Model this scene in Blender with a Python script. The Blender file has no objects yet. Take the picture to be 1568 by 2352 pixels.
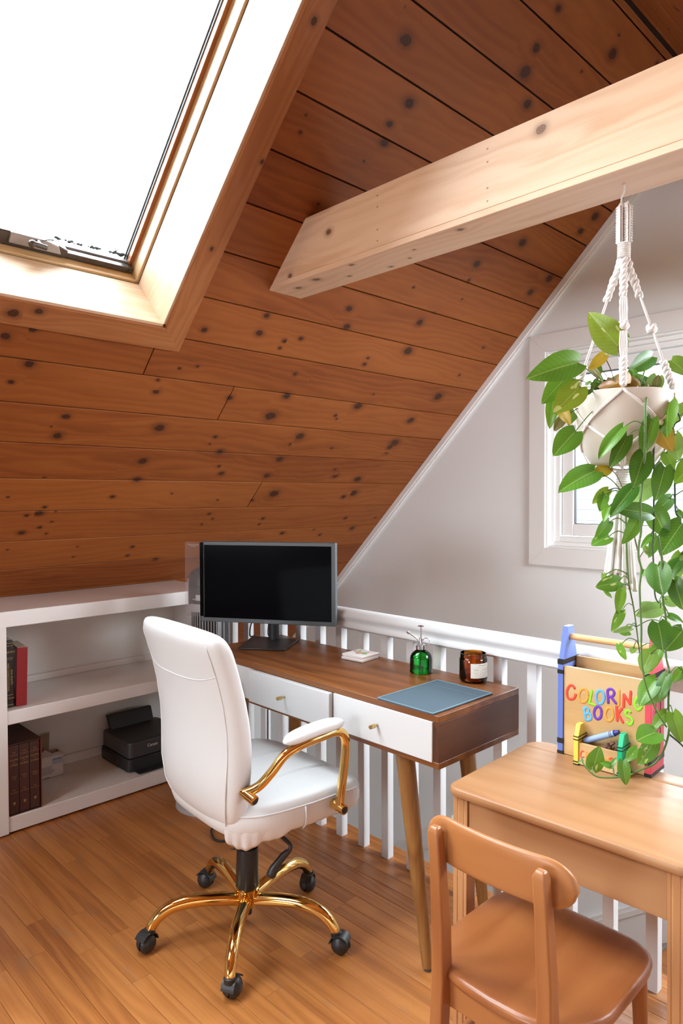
import bpy, bmesh, math, random
from mathutils import Vector, Matrix
R = math.radians
C = bpy.context.scene.collection
SC = bpy.context.scene
RND = random.Random(11)

# ------------------------------------------------------------------ camera, sky, portals, exposure
EYE = Vector((0, 0, 1.35))
YAW, PITCH, ROLL, FPX = R(45.6507), R(1.3454), R(-0.186), 1587.67
fw = Vector((math.cos(YAW) * math.cos(PITCH), math.sin(YAW) * math.cos(PITCH), -math.sin(PITCH)))
rt0 = Vector((math.sin(YAW), -math.cos(YAW), 0))
up0 = rt0.cross(fw)
rt = rt0 * math.cos(ROLL) + up0 * math.sin(ROLL)
up = up0 * math.cos(ROLL) - rt0 * math.sin(ROLL)
cd = bpy.data.cameras.new('camera')
cd.sensor_fit = 'VERTICAL'; cd.sensor_height = 36.0; cd.lens = 36.0 * FPX / 2352.0
cd.clip_start = 0.05; cd.clip_end = 200
cam = bpy.data.objects.new('camera', cd); C.objects.link(cam)
m = Matrix((rt, up, -fw)).transposed().to_4x4(); m.translation = EYE
cam.matrix_world = m
SC.camera = cam
SC.view_settings.view_transform = 'Standard'
SC.view_settings.look = 'None'
SC.view_settings.gamma = 1.0
SC.view_settings.use_curve_mapping = False
SC.view_settings.exposure = 0.2
SKY = 26.0
wd = bpy.data.worlds.new('overcast_sky'); SC.world = wd; wd.use_nodes = True
bg = wd.node_tree.nodes['Background']
bg.inputs[0].default_value = (0.86, 0.94, 1.0, 1); bg.inputs[1].default_value = SKY
SC.cycles.max_bounces = 10; SC.cycles.diffuse_bounces = 6; SC.cycles.glossy_bounces = 4
SC.cycles.transparent_max_bounces = 16; SC.cycles.transmission_bounces = 8
SC.cycles.sample_clamp_indirect = 8.0
SC.cycles.caustics_reflective = False; SC.cycles.caustics_refractive = False

K = 4.209            # roof plane: Y + Z = K
RIDGE = 1.08         # Y of the ridge
XG = 3.32            # window gable wall
XB = -4.5            # gable wall behind the camera
S2 = math.sqrt(0.5)

def portal(name, center, normal, upv, w, h):
    ld = bpy.data.lights.new(name, 'AREA'); ld.shape = 'RECTANGLE'; ld.size = w; ld.size_y = h
    ld.cycles.is_portal = True
    o = bpy.data.objects.new(name, ld); C.objects.link(o)
    z = -Vector(normal).normalized(); y = Vector(upv).normalized(); x = y.cross(z)
    mm = Matrix((x, y, z)).transposed().to_4x4(); mm.translation = center
    o.matrix_world = mm
OSK = Vector((1.290, 2.235, 1.974))                  # lower right corner of the skylight shaft at the ceiling
SKW, SKH = 1.06, 1.36                                # shaft opening
SLOPE_UP = Vector((0, -S2, S2)); SLOPE_IN = Vector((0, -S2, -S2))
portal('skylight_portal', OSK + Vector((-SKW / 2, 0, 0)) + SLOPE_UP * SKH / 2 - SLOPE_IN * 0.42, SLOPE_IN, SLOPE_UP, SKW, SKH)
TX0, TX1, TZ0, TZ1 = -1.65, -0.35, 1.95, 2.85            # unseen twin skylight added behind the camera to light chair back and beam
tc_ = Vector(((TX0 + TX1) / 2, K - (TZ0 + TZ1) / 2, (TZ0 + TZ1) / 2))
portal('added_twin_skylight_portal', tc_ - SLOPE_IN * 0.32, SLOPE_IN, SLOPE_UP, TX1 - TX0, (TZ1 - TZ0) / S2)
WY0, WY1, WZ0, WZ1 = 0.307, 1.853, 1.072, 2.10        # gable window opening
portal('gable_window_portal', Vector((XG + 0.2, (WY0 + WY1) / 2, (WZ0 + WZ1) / 2)), (-1, 0, 0), (0, 0, 1), WY1 - WY0, WZ1 - WZ0)
BY0, BY1, BZ0, BZ1 = 0.45, 1.71, 0.85, 2.07            # unseen window added behind the camera as fill light
portal('added_rear_window_portal', Vector((XB - 0.2, (BY0 + BY1) / 2, (BZ0 + BZ1) / 2)), (1, 0, 0), (0, 0, 1), BY1 - BY0, BZ1 - BZ0)
OX0, OX1, OZ0, OZ1 = 2.2, 3.2, 1.35, 2.15             # unseen opposite skylight added over the stairs to light the gable wall
oc = Vector(((OX0 + OX1) / 2, 2 * RIDGE - (K - (OZ0 + OZ1) / 2), (OZ0 + OZ1) / 2))
portal('added_opposite_skylight_portal', oc + Vector((0, -S2, S2)) * 0.15, (0, S2, -S2), (0, S2, S2), OX1 - OX0, (OZ1 - OZ0) / S2)

# ------------------------------------------------------------------ mesh builder
class MB:
    def __init__(s): s.v = []; s.f = []
    def add(s, vs, fs):
        b = len(s.v); s.v += [tuple(p) for p in vs]; s.f += [tuple(i + b for i in f) for f in fs]; return s
    def box(s, x0, x1, y0, y1, z0, z1):
        return s.hexa([(x0,y0,z0),(x1,y0,z0),(x1,y1,z0),(x0,y1,z0),(x0,y0,z1),(x1,y0,z1),(x1,y1,z1),(x0,y1,z1)])
    def hexa(s, p): return s.add(p, [(3,2,1,0),(4,5,6,7),(0,1,5,4),(1,2,6,5),(2,3,7,6),(3,0,4,7)])
    def prism(s, poly, fn, a, b):
        n = len(poly); vs = [fn(u, v, a) for u, v in poly] + [fn(u, v, b) for u, v in poly]
        return s.add(vs, [tuple(range(n - 1, -1, -1)), tuple(range(n, 2 * n))] + [(i, (i + 1) % n, n + (i + 1) % n, n + i) for i in range(n)])
    def loft(s, rings, cap=True, closed=True):
        n = len(rings[0]); vs = [p for r in rings for p in r]; fs = []
        for k in range(len(rings) - 1):
            for i in range(n if closed else n - 1):
                j = (i + 1) % n; fs.append((k*n+i, k*n+j, (k+1)*n+j, (k+1)*n+i))
        if cap: fs += [tuple(range(n - 1, -1, -1)), tuple((len(rings) - 1) * n + i for i in range(n))]
        return s.add(vs, fs)
    def tube(s, pts, r, n=8, cap=True, flat=None):
        P = [Vector(p) for p in pts]; rs = r if isinstance(r, (list, tuple)) else [r] * len(P)
        rings = []; nv = None
        for i, p in enumerate(P):
            t = (P[min(i + 1, len(P) - 1)] - P[max(i - 1, 0)])
            if t.length < 1e-9: t = Vector((0, 0, 1))
            t.normalize()
            if nv is None:
                a = Vector((0, 0, 1)) if abs(t.z) < 0.9 else Vector((1, 0, 0))
                nv = t.cross(a).normalized()
            else:
                nv = (nv - t * nv.dot(t))
                nv = nv.normalized() if nv.length > 1e-6 else t.orthogonal().normalized()
            bv = t.cross(nv)
            rings.append([p + (nv * math.cos(2*math.pi*k/n) + bv * math.sin(2*math.pi*k/n)) * rs[i] for k in range(n)])
        return s.loft(rings, cap)
    def lathe(s, prof, n=24, c=(0, 0, 0), cap=True, fn=None):
        rings = [[(c[0] + r * math.cos(2*math.pi*k/n), c[1] + r * math.sin(2*math.pi*k/n), c[2] + z) for k in range(n)] for r, z in prof]
        if fn: rings = [[fn(*p) for p in q] for q in rings]
        return s.loft(rings, cap)
    def ball(s, c, rx, ry=None, rz=None, nu=14, nv=9):
        ry = ry or rx; rz = rz or rx
        rings = []
        for j in range(nv + 1):
            a = -math.pi/2 + math.pi * j / nv; q = max(math.cos(a), 1e-3)
            rings.append([(c[0] + rx*q*math.cos(2*math.pi*k/nu), c[1] + ry*q*math.sin(2*math.pi*k/nu), c[2] + rz*math.sin(a)) for k in range(nu)])
        return s.loft(rings, True)
    def grid(s, fn, nu, nv):
        vs = [fn(i / nu, j / nv) for j in range(nv + 1) for i in range(nu + 1)]
        return s.add(vs, [(j*(nu+1)+i, j*(nu+1)+i+1, (j+1)*(nu+1)+i+1, (j+1)*(nu+1)+i) for j in range(nv) for i in range(nu)])
    def xf(s, M, start=0):
        for i in range(start, len(s.v)): s.v[i] = tuple(M @ Vector(s.v[i]))
        return s
    def mesh(s, name, smooth=None):
        me = bpy.data.meshes.new(name); me.from_pydata([tuple(p) for p in s.v], [], s.f)
        bm = bmesh.new(); bm.from_mesh(me); bmesh.ops.recalc_face_normals(bm, faces=bm.faces); bm.to_mesh(me); bm.free()
        if smooth is not None:
            me.polygons.foreach_set('use_smooth', [True] * len(me.polygons))
            if smooth > 0: me.set_sharp_from_angle(angle=R(smooth))
        return me
    def build(s, name, mat, parent=None, smooth=None, bevel=0, seg=2, sub=0, solid=0, mw=None):
        me = s.mesh(name, smooth); me.materials.append(M[mat])
        return place(name, me, parent, bevel, seg, sub, solid, mw)

def place(name, me, parent=None, bevel=0, seg=2, sub=0, solid=0, mw=None):
    o = bpy.data.objects.new(name, me); C.objects.link(o)
    if parent: o.parent = parent
    if mw is not None: o.matrix_basis = mw
    if solid:
        k = o.modifiers.new('solid', 'SOLIDIFY'); k.thickness = solid; k.offset = 0
    if bevel:
        b = o.modifiers.new('bevel', 'BEVEL'); b.width = bevel; b.segments = seg; b.limit_method = 'ANGLE'; b.angle_limit = R(35)
        b.harden_normals = False
        me.polygons.foreach_set('use_smooth', [True] * len(me.polygons)); me.set_sharp_from_angle(angle=R(35))
    if sub:
        k = o.modifiers.new('sub', 'SUBSURF'); k.levels = sub; k.render_levels = sub
    return o
def tag(o, label, cat, group=None):
    o['label'] = label; o['category'] = cat
    if group: o['group'] = group
    return o
def thing(name, label, cat, loc=(0, 0, 0), rz=0.0, group=None):
    o = bpy.data.objects.new(name, None); C.objects.link(o); o.empty_display_size = 0.05
    o.location = loc; o.rotation_euler = (0, 0, rz)
    return tag(o, label, cat, group)
def struct(o): o['kind'] = 'structure'; return o
def box(name, mat, parent, d, bevel=0, seg=2): return MB().box(*d).build(name, mat, parent, bevel=bevel, seg=seg)
def basis(o, x, y, z):
    mm = Matrix((Vector(x), Vector(y), Vector(z))).transposed().to_4x4(); mm.translation = Vector(o); return mm
def copy_part(o, parent, mw=None):
    c = o.copy(); C.objects.link(c); c.parent = parent
    if mw is not None: c.matrix_basis = mw
    return c
def text(name, s, size, mat, parent, mw, align='CENTER', ext=0.0002, space=1.0):
    cu = bpy.data.curves.new(name, 'FONT'); cu.body = s; cu.size = size; cu.align_x = align; cu.align_y = 'CENTER'
    cu.extrude = ext; cu.space_character = space; cu.resolution_u = 3
    t = bpy.data.objects.new(name, cu); C.objects.link(t)
    me = bpy.data.meshes.new_from_object(t.evaluated_get(bpy.context.evaluated_depsgraph_get()))
    bpy.data.objects.remove(t); bpy.data.curves.remove(cu)
    me.name = name; me.materials.clear(); me.materials.append(M[mat])
    return place(name, me, parent, mw=mw)
def smooth_pts(P, n=6, closed=False):
    P = [Vector(p) for p in P]; out = []
    for i in range(len(P) - 1):
        a, b, c, d = P[max(i-1, 0)], P[i], P[i+1], P[min(i+2, len(P)-1)]
        for k in range(n):
            t = k / n
            out.append(0.5 * ((2*b) + (c-a)*t + (2*a-5*b+4*c-d)*t*t + (3*b-a-3*c+d)*t**3))
    out.append(P[-1]); return out
def lerp(a, b, t): return a + (b - a) * t
def curve1(tab, x):
    for (x0, y0), (x1, y1) in zip(tab, tab[1:]):
        if x <= x1:
            t = (x - x0) / (x1 - x0); t = max(0, min(1, t)); t = t * t * (3 - 2 * t); return y0 + (y1 - y0) * t
    return tab[-1][1]

# ------------------------------------------------------------------ materials
M = {}
class NT:
    def __init__(s, name):
        m = bpy.data.materials.new(name); m.use_nodes = True; M[name] = m; s.m = m
        s.t = m.node_tree; s.b = s.t.nodes['Principled BSDF']; s.out = s.t.nodes['Material Output']
    def n(s, typ, **kw):
        nd = s.t.nodes.new(typ)
        for k, v in kw.items():
            if k.startswith('i_'):
                key = k[2:]; nd.inputs[int(key) if key.isdigit() else key].default_value = v
            else: setattr(nd, k, v)
        return nd
    def l(s, a, b): s.t.links.new(a, b)
    def math(s, op, a, b=None, clamp=False):
        nd = s.n('ShaderNodeMath', operation=op); nd.use_clamp = clamp
        for i, q in enumerate((a, b)):
            if q is None: continue
            if isinstance(q, (int, float)): nd.inputs[i].default_value = q
            else: s.l(q, nd.inputs[i])
        return nd.outputs[0]
    def vmath(s, op, a, b=None):
        nd = s.n('ShaderNodeVectorMath', operation=op)
        for i, q in enumerate((a, b)):
            if q is None: continue
            if isinstance(q, (tuple, list)): nd.inputs[i].default_value = q
            else: s.l(q, nd.inputs[i])
        return nd.outputs[0]
    def ramp(s, fac, stops):
        nd = s.n('ShaderNodeValToRGB'); e = nd.color_ramp.elements
        while len(e) < len(stops): e.new(0.5)
        for q, (p, c) in zip(e, stops): q.position = p; q.color = (*c, 1) if len(c) == 3 else c
        s.l(fac, nd.inputs[0]); return nd.outputs[0]
    def mix(s, fac, a, b, mode='MIX'):
        nd = s.n('ShaderNodeMix', data_type='RGBA', blend_type=mode)
        for i, q in ((0, fac), (6, a), (7, b)):
            if isinstance(q, (int, float)): nd.inputs[i].default_value = q
            elif isinstance(q, (tuple, list)): nd.inputs[i].default_value = (*q[:3], 1)
            else: s.l(q, nd.inputs[i])
        return nd.outputs[2]
    def bump(s, h, strength=0.2, dist=0.002):
        nd = s.n('ShaderNodeBump'); nd.inputs['Strength'].default_value = strength; nd.inputs['Distance'].default_value = dist
        s.l(h, nd.inputs['Height']); s.l(nd.outputs[0], s.b.inputs['Normal'])
def plain(name, col, rough=0.5, metal=0.0, spec=0.5, bump=None, vary=0.0, coat=0.0, sheen=0.0):
    t = NT(name); b = t.b
    b.inputs['Base Color'].default_value = (*col, 1); b.inputs['Roughness'].default_value = rough
    b.inputs['Metallic'].default_value = metal; b.inputs['Specular IOR Level'].default_value = spec
    b.inputs['Coat Weight'].default_value = coat; b.inputs['Sheen Weight'].default_value = sheen
    if bump or vary:
        tc = t.n('ShaderNodeTexCoord'); nz = t.n('ShaderNodeTexNoise', i_Scale=(bump[0] if bump else 9.0), i_Detail=4.0)
        t.l(tc.outputs['Object'], nz.inputs['Vector'])
        if bump: t.bump(nz.outputs['Fac'], bump[1], bump[2])
        if vary:
            n2 = t.n('ShaderNodeTexNoise', i_Scale=3.5, i_Detail=3.0); t.l(tc.outputs['Object'], n2.inputs['Vector'])
            f = t.math('MULTIPLY', n2.outputs['Fac'], vary, True)
            t.l(t.mix(f, col, tuple(c * 0.72 for c in col)), b.inputs['Base Color'])
    return t
def wood(name, light, mid, dark, axis='X', rough=0.4, ring=70.0, knots=False, per=0.25, streak=0.5, knotdark=(0.040, 0.013, 0.006), coat=0.0, wear=None, stretch=1.0, rings_amt=0.45):
    t = NT(name); b = t.b
    tc = t.n('ShaderNodeTexCoord'); oi = t.n('ShaderNodeObjectInfo')
    vec = tc.outputs['Object']
    sep = t.n('ShaderNodeSeparateXYZ'); t.l(vec, sep.inputs[0])
    order = {'X': (0, 1, 2), 'Y': (1, 0, 2), 'Z': (2, 0, 1)}[axis]
    cx, cy, cz = (sep.outputs[i] for i in order)
    kd = None
    if knots:
        at = t.n('ShaderNodeAttribute', attribute_name='knot')
        ks = t.n('ShaderNodeSeparateXYZ'); t.l(at.outputs['Vector'], ks.inputs[0])
        kr = t.math('MAXIMUM', ks.outputs[2], 0.0008)
        wob = t.n('ShaderNodeTexNoise', i_Scale=45.0, i_Detail=2.0); t.l(vec, wob.inputs['Vector'])
        wv = t.math('MULTIPLY', t.math('SUBTRACT', wob.outputs['Fac'], 0.5), 0.7)
        dx = t.math('DIVIDE', t.math('SUBTRACT', cx, ks.outputs[0]), t.math('MULTIPLY', kr, 1.25))
        dyr = t.math('SUBTRACT', cy, ks.outputs[1])
        dy = t.math('DIVIDE', dyr, t.math('MULTIPLY', kr, 0.95))
        dd = t.math('SQRT', t.math('ADD', t.math('MULTIPLY', dx, dx), t.math('MULTIPLY', dy, dy)))
        kd = t.math('ADD', dd, wv)
        pull = t.math('DIVIDE', t.math('MULTIPLY', dyr, -0.75), t.math('ADD', 1.0, t.math('MULTIPLY', t.math('MULTIPLY', dd, dd), 0.12)))
        cy = t.math('ADD', cy, pull)
    rr = t.math('MULTIPLY', oi.outputs['Random'], 53.0)
    def co(sx, sy):
        q = t.n('ShaderNodeCombineXYZ')
        t.l(t.math('ADD', t.math('MULTIPLY', cx, sx * stretch), rr), q.inputs[0])
        t.l(t.math('ADD', t.math('MULTIPLY', cy, sy), rr), q.inputs[1])
        t.l(t.math('MULTIPLY', cz, sy), q.inputs[2]); return q.outputs[0]
    n1 = t.n('ShaderNodeTexNoise', i_Scale=1.0, i_Detail=3.0, i_Distortion=0.6); t.l(co(1.3, 9.0), n1.inputs['Vector'])
    # growth rings: bands of a slowly bending field
    field = t.math('ADD', t.math('MULTIPLY', cy, ring), t.math('MULTIPLY', n1.outputs['Fac'], ring * 0.16))
    if True:
        nb = t.n('ShaderNodeTexNoise', i_Scale=1.0, i_Detail=2.0); t.l(co(0.7, 3.2), nb.inputs['Vector'])
        field = t.math('ADD', field, t.math('MULTIPLY', nb.outputs['Fac'], ring * 0.22))
    band = t.math('MULTIPLY', t.math('ADD', t.math('SINE', t.math('MULTIPLY', field, 6.2832)), 1.0), 0.5)
    n2 = t.n('ShaderNodeTexNoise', i_Scale=1.0, i_Detail=5.0); t.l(co(6.0, 220.0), n2.inputs['Vector'])
    f = t.math('ADD', t.math('MULTIPLY', n1.outputs['Fac'], 1.0 - rings_amt * 0.6), t.math('MULTIPLY', band, rings_amt * 0.45))
    f = t.math('ADD', f, t.math('MULTIPLY', t.math('SUBTRACT', n2.outputs['Fac'], 0.5), streak))
    f = t.math('ADD', f, t.math('MULTIPLY', t.math('SUBTRACT', oi.outputs['Random'], 0.5), per))
    col = t.ramp(f, [(0.18, light), (0.5, mid), (0.88, dark)])
    if wear:
        nw = t.n('ShaderNodeTexNoise', i_Scale=1.0, i_Detail=6.0, i_Roughness=0.65)
        geo = t.n('ShaderNodeNewGeometry'); mp = t.n('ShaderNodeMapping'); mp.inputs['Scale'].default_value = (16.0, 5.0, 1.0)
        t.l(geo.outputs['Position'], mp.inputs[0]); t.l(mp.outputs[0], nw.inputs['Vector'])
        wf = t.ramp(nw.outputs['Fac'], [(0.56, (0, 0, 0)), (0.72, (1, 1, 1))])
        col = t.mix(t.math('MULTIPLY', wf, wear[1]), col, wear[0])
    if knots:
        halo = t.ramp(kd, [(0.0, (1, 1, 1)), (0.2, (1, 1, 1)), (0.5, (0, 0, 0))]); 
        hf = t.n('ShaderNodeMapRange'); hf.inputs['From Min'].default_value = 0.9; hf.inputs['From Max'].default_value = 3.2
        hf.inputs['To Min'].default_value = 1.0; hf.inputs['To Max'].default_value = 0.0; t.l(kd, hf.inputs['Value'])
        on = t.math('GREATER_THAN', ks.outputs[2], 0.001)
        hv = t.math('MULTIPLY', t.math('MULTIPLY', hf.outputs[0], hf.outputs[0]), on)
        col = t.mix(t.math('MULTIPLY', hv, 0.70), col, tuple(0.42 * d for d in dark))
        kf = t.n('ShaderNodeMapRange'); kf.inputs['From Min'].default_value = 0.86; kf.inputs['From Max'].default_value = 1.04
        kf.inputs['To Min'].default_value = 1.0; kf.inputs['To Max'].default_value = 0.0; t.l(kd, kf.inputs['Value'])
        kring = t.math('MULTIPLY', t.math('ADD', t.math('SINE', t.math('MULTIPLY', kd, 13.0)), 1.0), 0.5)
        kc = t.mix(kring, knotdark, tuple(0.3 * d + 0.6 * k for d, k in zip(dark, knotdark)))
        col = t.mix(t.math('MULTIPLY', kf.outputs[0], on), col, kc)
    t.l(col, b.inputs['Base Color'])
    b.inputs['Specular IOR Level'].default_value = 0.3 if knots else 0.5
    b.inputs['Roughness'].default_value = rough; b.inputs['Coat Weight'].default_value = coat; b.inputs['Coat Roughness'].default_value = 0.25
    t.bump(n2.outputs['Fac'], 0.12, 0.0006)
    return t
wood('ceiling_pine', (0.335, 0.102, 0.020), (0.28, 0.078, 0.014), (0.18, 0.041, 0.0065), 'X', 0.55, 26.0, True, 0.34, 0.22)
wood('casing_pine', (0.44, 0.18, 0.062), (0.38, 0.142, 0.045), (0.275, 0.086, 0.023), 'X', 0.45, 40.0, True, 0.2, 0.2)
wood('lit_beam_pine', (0.83, 0.61, 0.43), (0.78, 0.54, 0.36), (0.61, 0.35, 0.19), 'X', 0.42, 22.0, True, 0.1, 0.2, knotdark=(0.16, 0.07, 0.035))  # pine lightened: the strong light on the beam is put into its colour
wood('shaft_pine', (0.80, 0.63, 0.45), (0.74, 0.54, 0.36), (0.62, 0.38, 0.20), 'X', 0.5, 34.0, False, 0.1, 0.18)
wood('sash_pine', (0.78, 0.58, 0.34), (0.70, 0.48, 0.25), (0.56, 0.32, 0.13), 'X', 0.45, 60.0, False, 0.1, 0.2)
wood('floor_oak', (0.485, 0.195, 0.052), (0.395, 0.145, 0.035), (0.235, 0.072, 0.016), 'X', 0.36, 26.0, False, 0.26, 0.6, rings_amt=0.55, coat=0.1, wear=((0.27, 0.16, 0.09), 0.45), stretch=0.7)
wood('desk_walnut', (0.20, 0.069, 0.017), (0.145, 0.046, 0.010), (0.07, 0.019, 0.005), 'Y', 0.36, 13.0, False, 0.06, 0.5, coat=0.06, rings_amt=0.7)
wood('shaded_side_walnut', (0.11, 0.038, 0.015), (0.085, 0.027, 0.011), (0.05, 0.014, 0.006), 'X', 0.48, 24.0, False, 0.06, 0.5, coat=0.0)  # darker copy of the walnut: shade on the desk end put into colour
wood('leg_walnut', (0.36, 0.19, 0.06), (0.26, 0.12, 0.035), (0.13, 0.05, 0.015), 'Z', 0.32, 40.0, False, 0.05, 0.6)
wood('honey_maple', (0.45, 0.24, 0.112), (0.40, 0.20, 0.086), (0.31, 0.132, 0.048), 'Y', 0.46, 16.0, False, 0.06, 0.14, coat=0.05)
wood('honey_maple_z', (0.50, 0.26, 0.115), (0.44, 0.21, 0.083), (0.34, 0.14, 0.047), 'Z', 0.38, 16.0, False, 0.06, 0.14, coat=0.15)
wood('chair_maple', (0.47, 0.20, 0.066), (0.41, 0.16, 0.048), (0.30, 0.10, 0.027), 'Y', 0.4, 14.0, False, 0.1, 0.12, coat=0.2)
wood('chair_maple_x', (0.385, 0.148, 0.046), (0.33, 0.115, 0.033), (0.245, 0.072, 0.019), 'X', 0.36, 12.0, False, 0.3, 0.12, coat=0.25)
wood('chair_maple_z', (0.40, 0.16, 0.05), (0.34, 0.122, 0.036), (0.25, 0.076, 0.021), 'Z', 0.38, 14.0, False, 0.1, 0.14, coat=0.2)
wood('caddy_pine', (0.64, 0.46, 0.25), (0.60, 0.40, 0.185), (0.51, 0.27, 0.09), 'Y', 0.5, 16.0, False, 0.08, 0.12, rings_amt=0.8)
wood('dowel_pine', (0.80, 0.52, 0.26), (0.74, 0.45, 0.20), (0.64, 0.34, 0.13), 'Y', 0.5, 30.0, False, 0.05, 0.2)
wood('stair_oak', (0.42, 0.18, 0.06), (0.33, 0.13, 0.04), (0.2, 0.07, 0.02), 'Y', 0.35, 40.0, False, 0.1, 0.4)
plain('ceiling_back', (0.035, 0.014, 0.006), 0.9)
plain('subfloor', (0.10, 0.04, 0.016), 0.7)
plain('wall_paint', (0.86, 0.885, 0.885), 0.75, bump=(240, 0.05, 0.001))
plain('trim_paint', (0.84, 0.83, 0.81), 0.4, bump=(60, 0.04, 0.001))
plain('window_white', (0.85, 0.85, 0.84), 0.35)
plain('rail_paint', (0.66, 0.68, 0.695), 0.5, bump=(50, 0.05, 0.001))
plain('shelf_paint', (0.80, 0.785, 0.77), 0.45, bump=(45, 0.12, 0.001), vary=0.15)
plain('shelf_back_paint', (0.76, 0.73, 0.69), 0.6, bump=(70, 0.08, 0.001), vary=0.25)
plain('dark_metal', (0.10, 0.088, 0.082), 0.35, 0.6)
plain('pale_metal', (0.42, 0.42, 0.45), 0.4, 0.3)
plain('rubber', (0.02, 0.018, 0.017), 0.6)
plain('leatherette', (0.735, 0.765, 0.775), 0.42, bump=(420, 0.06, 0.0006), coat=0.05)
plain('leatherette_cover', (0.72, 0.715, 0.71), 0.5, bump=(300, 0.1, 0.0008))
plain('gold', (0.86, 0.56, 0.19), 0.10, 1.0)
plain('brass', (0.62, 0.48, 0.22), 0.28, 1.0)
plain('black_plastic', (0.018, 0.018, 0.019), 0.42)
plain('black_steel', (0.022, 0.022, 0.024), 0.38, 0.2)
plain('printer_grey', (0.042, 0.042, 0.046), 0.35)
plain('monitor_grey', (0.075, 0.085, 0.095), 0.4)
plain('screen', (0.002, 0.002, 0.003), 0.10, spec=0.06)
plain('silver_plastic', (0.50, 0.51, 0.54), 0.3, 0.3)
plain('silver_bright', (0.72, 0.73, 0.75), 0.25, 0.3)
plain('graphite', (0.085, 0.083, 0.088), 0.32, 0.2)
plain('white_drawer', (0.61, 0.62, 0.625), 0.35)
plain('desk_pad_blue', (0.052, 0.086, 0.112), 0.65, bump=(700, 0.08, 0.0004))
plain('desk_pad_edge', (0.115, 0.21, 0.27), 0.45)
plain('marble', (0.86, 0.84, 0.83), 0.4, vary=0.2)
plain('coaster_edge', (0.62, 0.53, 0.47), 0.6)
plain('flower_red', (0.72, 0.18, 0.2), 0.6); plain('flower_green', (0.32, 0.58, 0.28), 0.6)
plain('steel', (0.50, 0.46, 0.46), 0.2, 1.0)
plain('paper_label', (0.78, 0.78, 0.70), 0.7); plain('ink', (0.10, 0.085, 0.08), 0.7); plain('ink_pale', (0.55, 0.55, 0.5), 0.8)
plain('wax', (0.62, 0.36, 0.10), 0.5)
plain('ceramic_cream', (0.64, 0.585, 0.50), 0.55, bump=(30, 0.08, 0.002), vary=0.25)
plain('soil', (0.05, 0.03, 0.02), 0.9, bump=(90, 0.6, 0.01))
plain('cotton', (0.83, 0.80, 0.77), 0.85, bump=(900, 0.35, 0.001), sheen=0.2)
plain('white_enamel', (0.80, 0.78, 0.75), 0.35)
plain('stem_green', (0.10, 0.19, 0.045), 0.5); plain('stem_dark', (0.045, 0.075, 0.03), 0.5); plain('stem_brown', (0.12, 0.075, 0.035), 0.6)
plain('book_black', (0.016, 0.011, 0.010), 0.35); plain('book_red', (0.30, 0.012, 0.02), 0.35, vary=0.5); plain('page', (0.50, 0.44, 0.36), 0.8)
plain('gilt', (0.45, 0.29, 0.11), 0.45, 0.5); plain('gilt_pale', (0.36, 0.22, 0.10), 0.5, 0.3)
plain('slipcase_brown', (0.050, 0.016, 0.013), 0.5); plain('volume_brown', (0.066, 0.023, 0.018), 0.5); plain('slipcase_edge', (0.26, 0.03, 0.012), 0.5)
plain('carton', (0.62, 0.58, 0.55), 0.7); plain('carton_brown', (0.28, 0.20, 0.13), 0.8); plain('sticker_blue', (0.36, 0.42, 0.52), 0.6)
plain('crayon_blue_paint', (0.13, 0.20, 0.58), 0.45); plain('crayon_red_paint', (0.70, 0.07, 0.11), 0.45)
plain('crayon_yellow_paint', (0.86, 0.68, 0.10), 0.45); plain('crayon_green_paint', (0.0, 0.50, 0.24), 0.45); plain('band_black', (0.012, 0.012, 0.014), 0.45)
plain('paint_red', (0.88, 0.07, 0.04), 0.5); plain('paint_orange', (0.92, 0.36, 0.06), 0.5); plain('paint_green', (0.28, 0.72, 0.03), 0.5)
plain('paint_blue', (0.12, 0.46, 0.84), 0.5); plain('paint_purple', (0.16, 0.04, 0.50), 0.5)
plain('crayon_wrap', (0.30, 0.42, 0.72), 0.5); plain('crayon_wax_blue', (0.03, 0.03, 0.25), 0.5); plain('crayon_brown', (0.16, 0.06, 0.045), 0.5)
plain('marker_text', (0.22, 0.02, 0.04), 0.6)
plain('white_print', (0.75, 0.75, 0.75), 0.5); plain('grey_print', (0.25, 0.25, 0.26), 0.5)
plain('shingle', (0.030, 0.034, 0.041), 0.8, bump=(120, 0.3, 0.003), vary=0.3); plain('siding', (0.060, 0.043, 0.037), 0.7)
plain('lawn', (0.10, 0.13, 0.06), 0.9); plain('debris', (0.05, 0.05, 0.045), 0.9)
plain('tape_blue', (0.03, 0.08, 0.16), 0.6)
def glassy(name, tint, gloss=0.08, rough=0.0, tintmix=0.0):
    t = NT(name); t.t.nodes.remove(t.b)
    tr = t.n('ShaderNodeBsdfTransparent'); tr.inputs[0].default_value = (*tint, 1)
    gl = t.n('ShaderNodeBsdfGlossy'); gl.inputs['Roughness'].default_value = max(rough, 0.02)
    lw = t.n('ShaderNodeFresnel'); lw.inputs['IOR'].default_value = 1.45
    mx = t.n('ShaderNodeMixShader'); t.l(t.math('MULTIPLY', lw.outputs[0], gloss * 12.5, True), mx.inputs[0]); t.l(tr.outputs[0], mx.inputs[1]); t.l(gl.outputs[0], mx.inputs[2])
    last = mx.outputs[0]
    if tintmix:
        df = t.n('ShaderNodeBsdfDiffuse'); df.inputs[0].default_value = (0.8, 0.8, 0.82, 1)
        m2 = t.n('ShaderNodeMixShader'); m2.inputs[0].default_value = tintmix; t.l(last, m2.inputs[1]); t.l(df.outputs[0], m2.inputs[2]); last = m2.outputs[0]
    t.l(last, t.out.inputs['Surface'])
glassy('window_glass', (0.97, 0.98, 0.98), 0.08); glassy('acrylic', (0.94, 0.93, 0.94), 0.012, tintmix=0.06)
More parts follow.
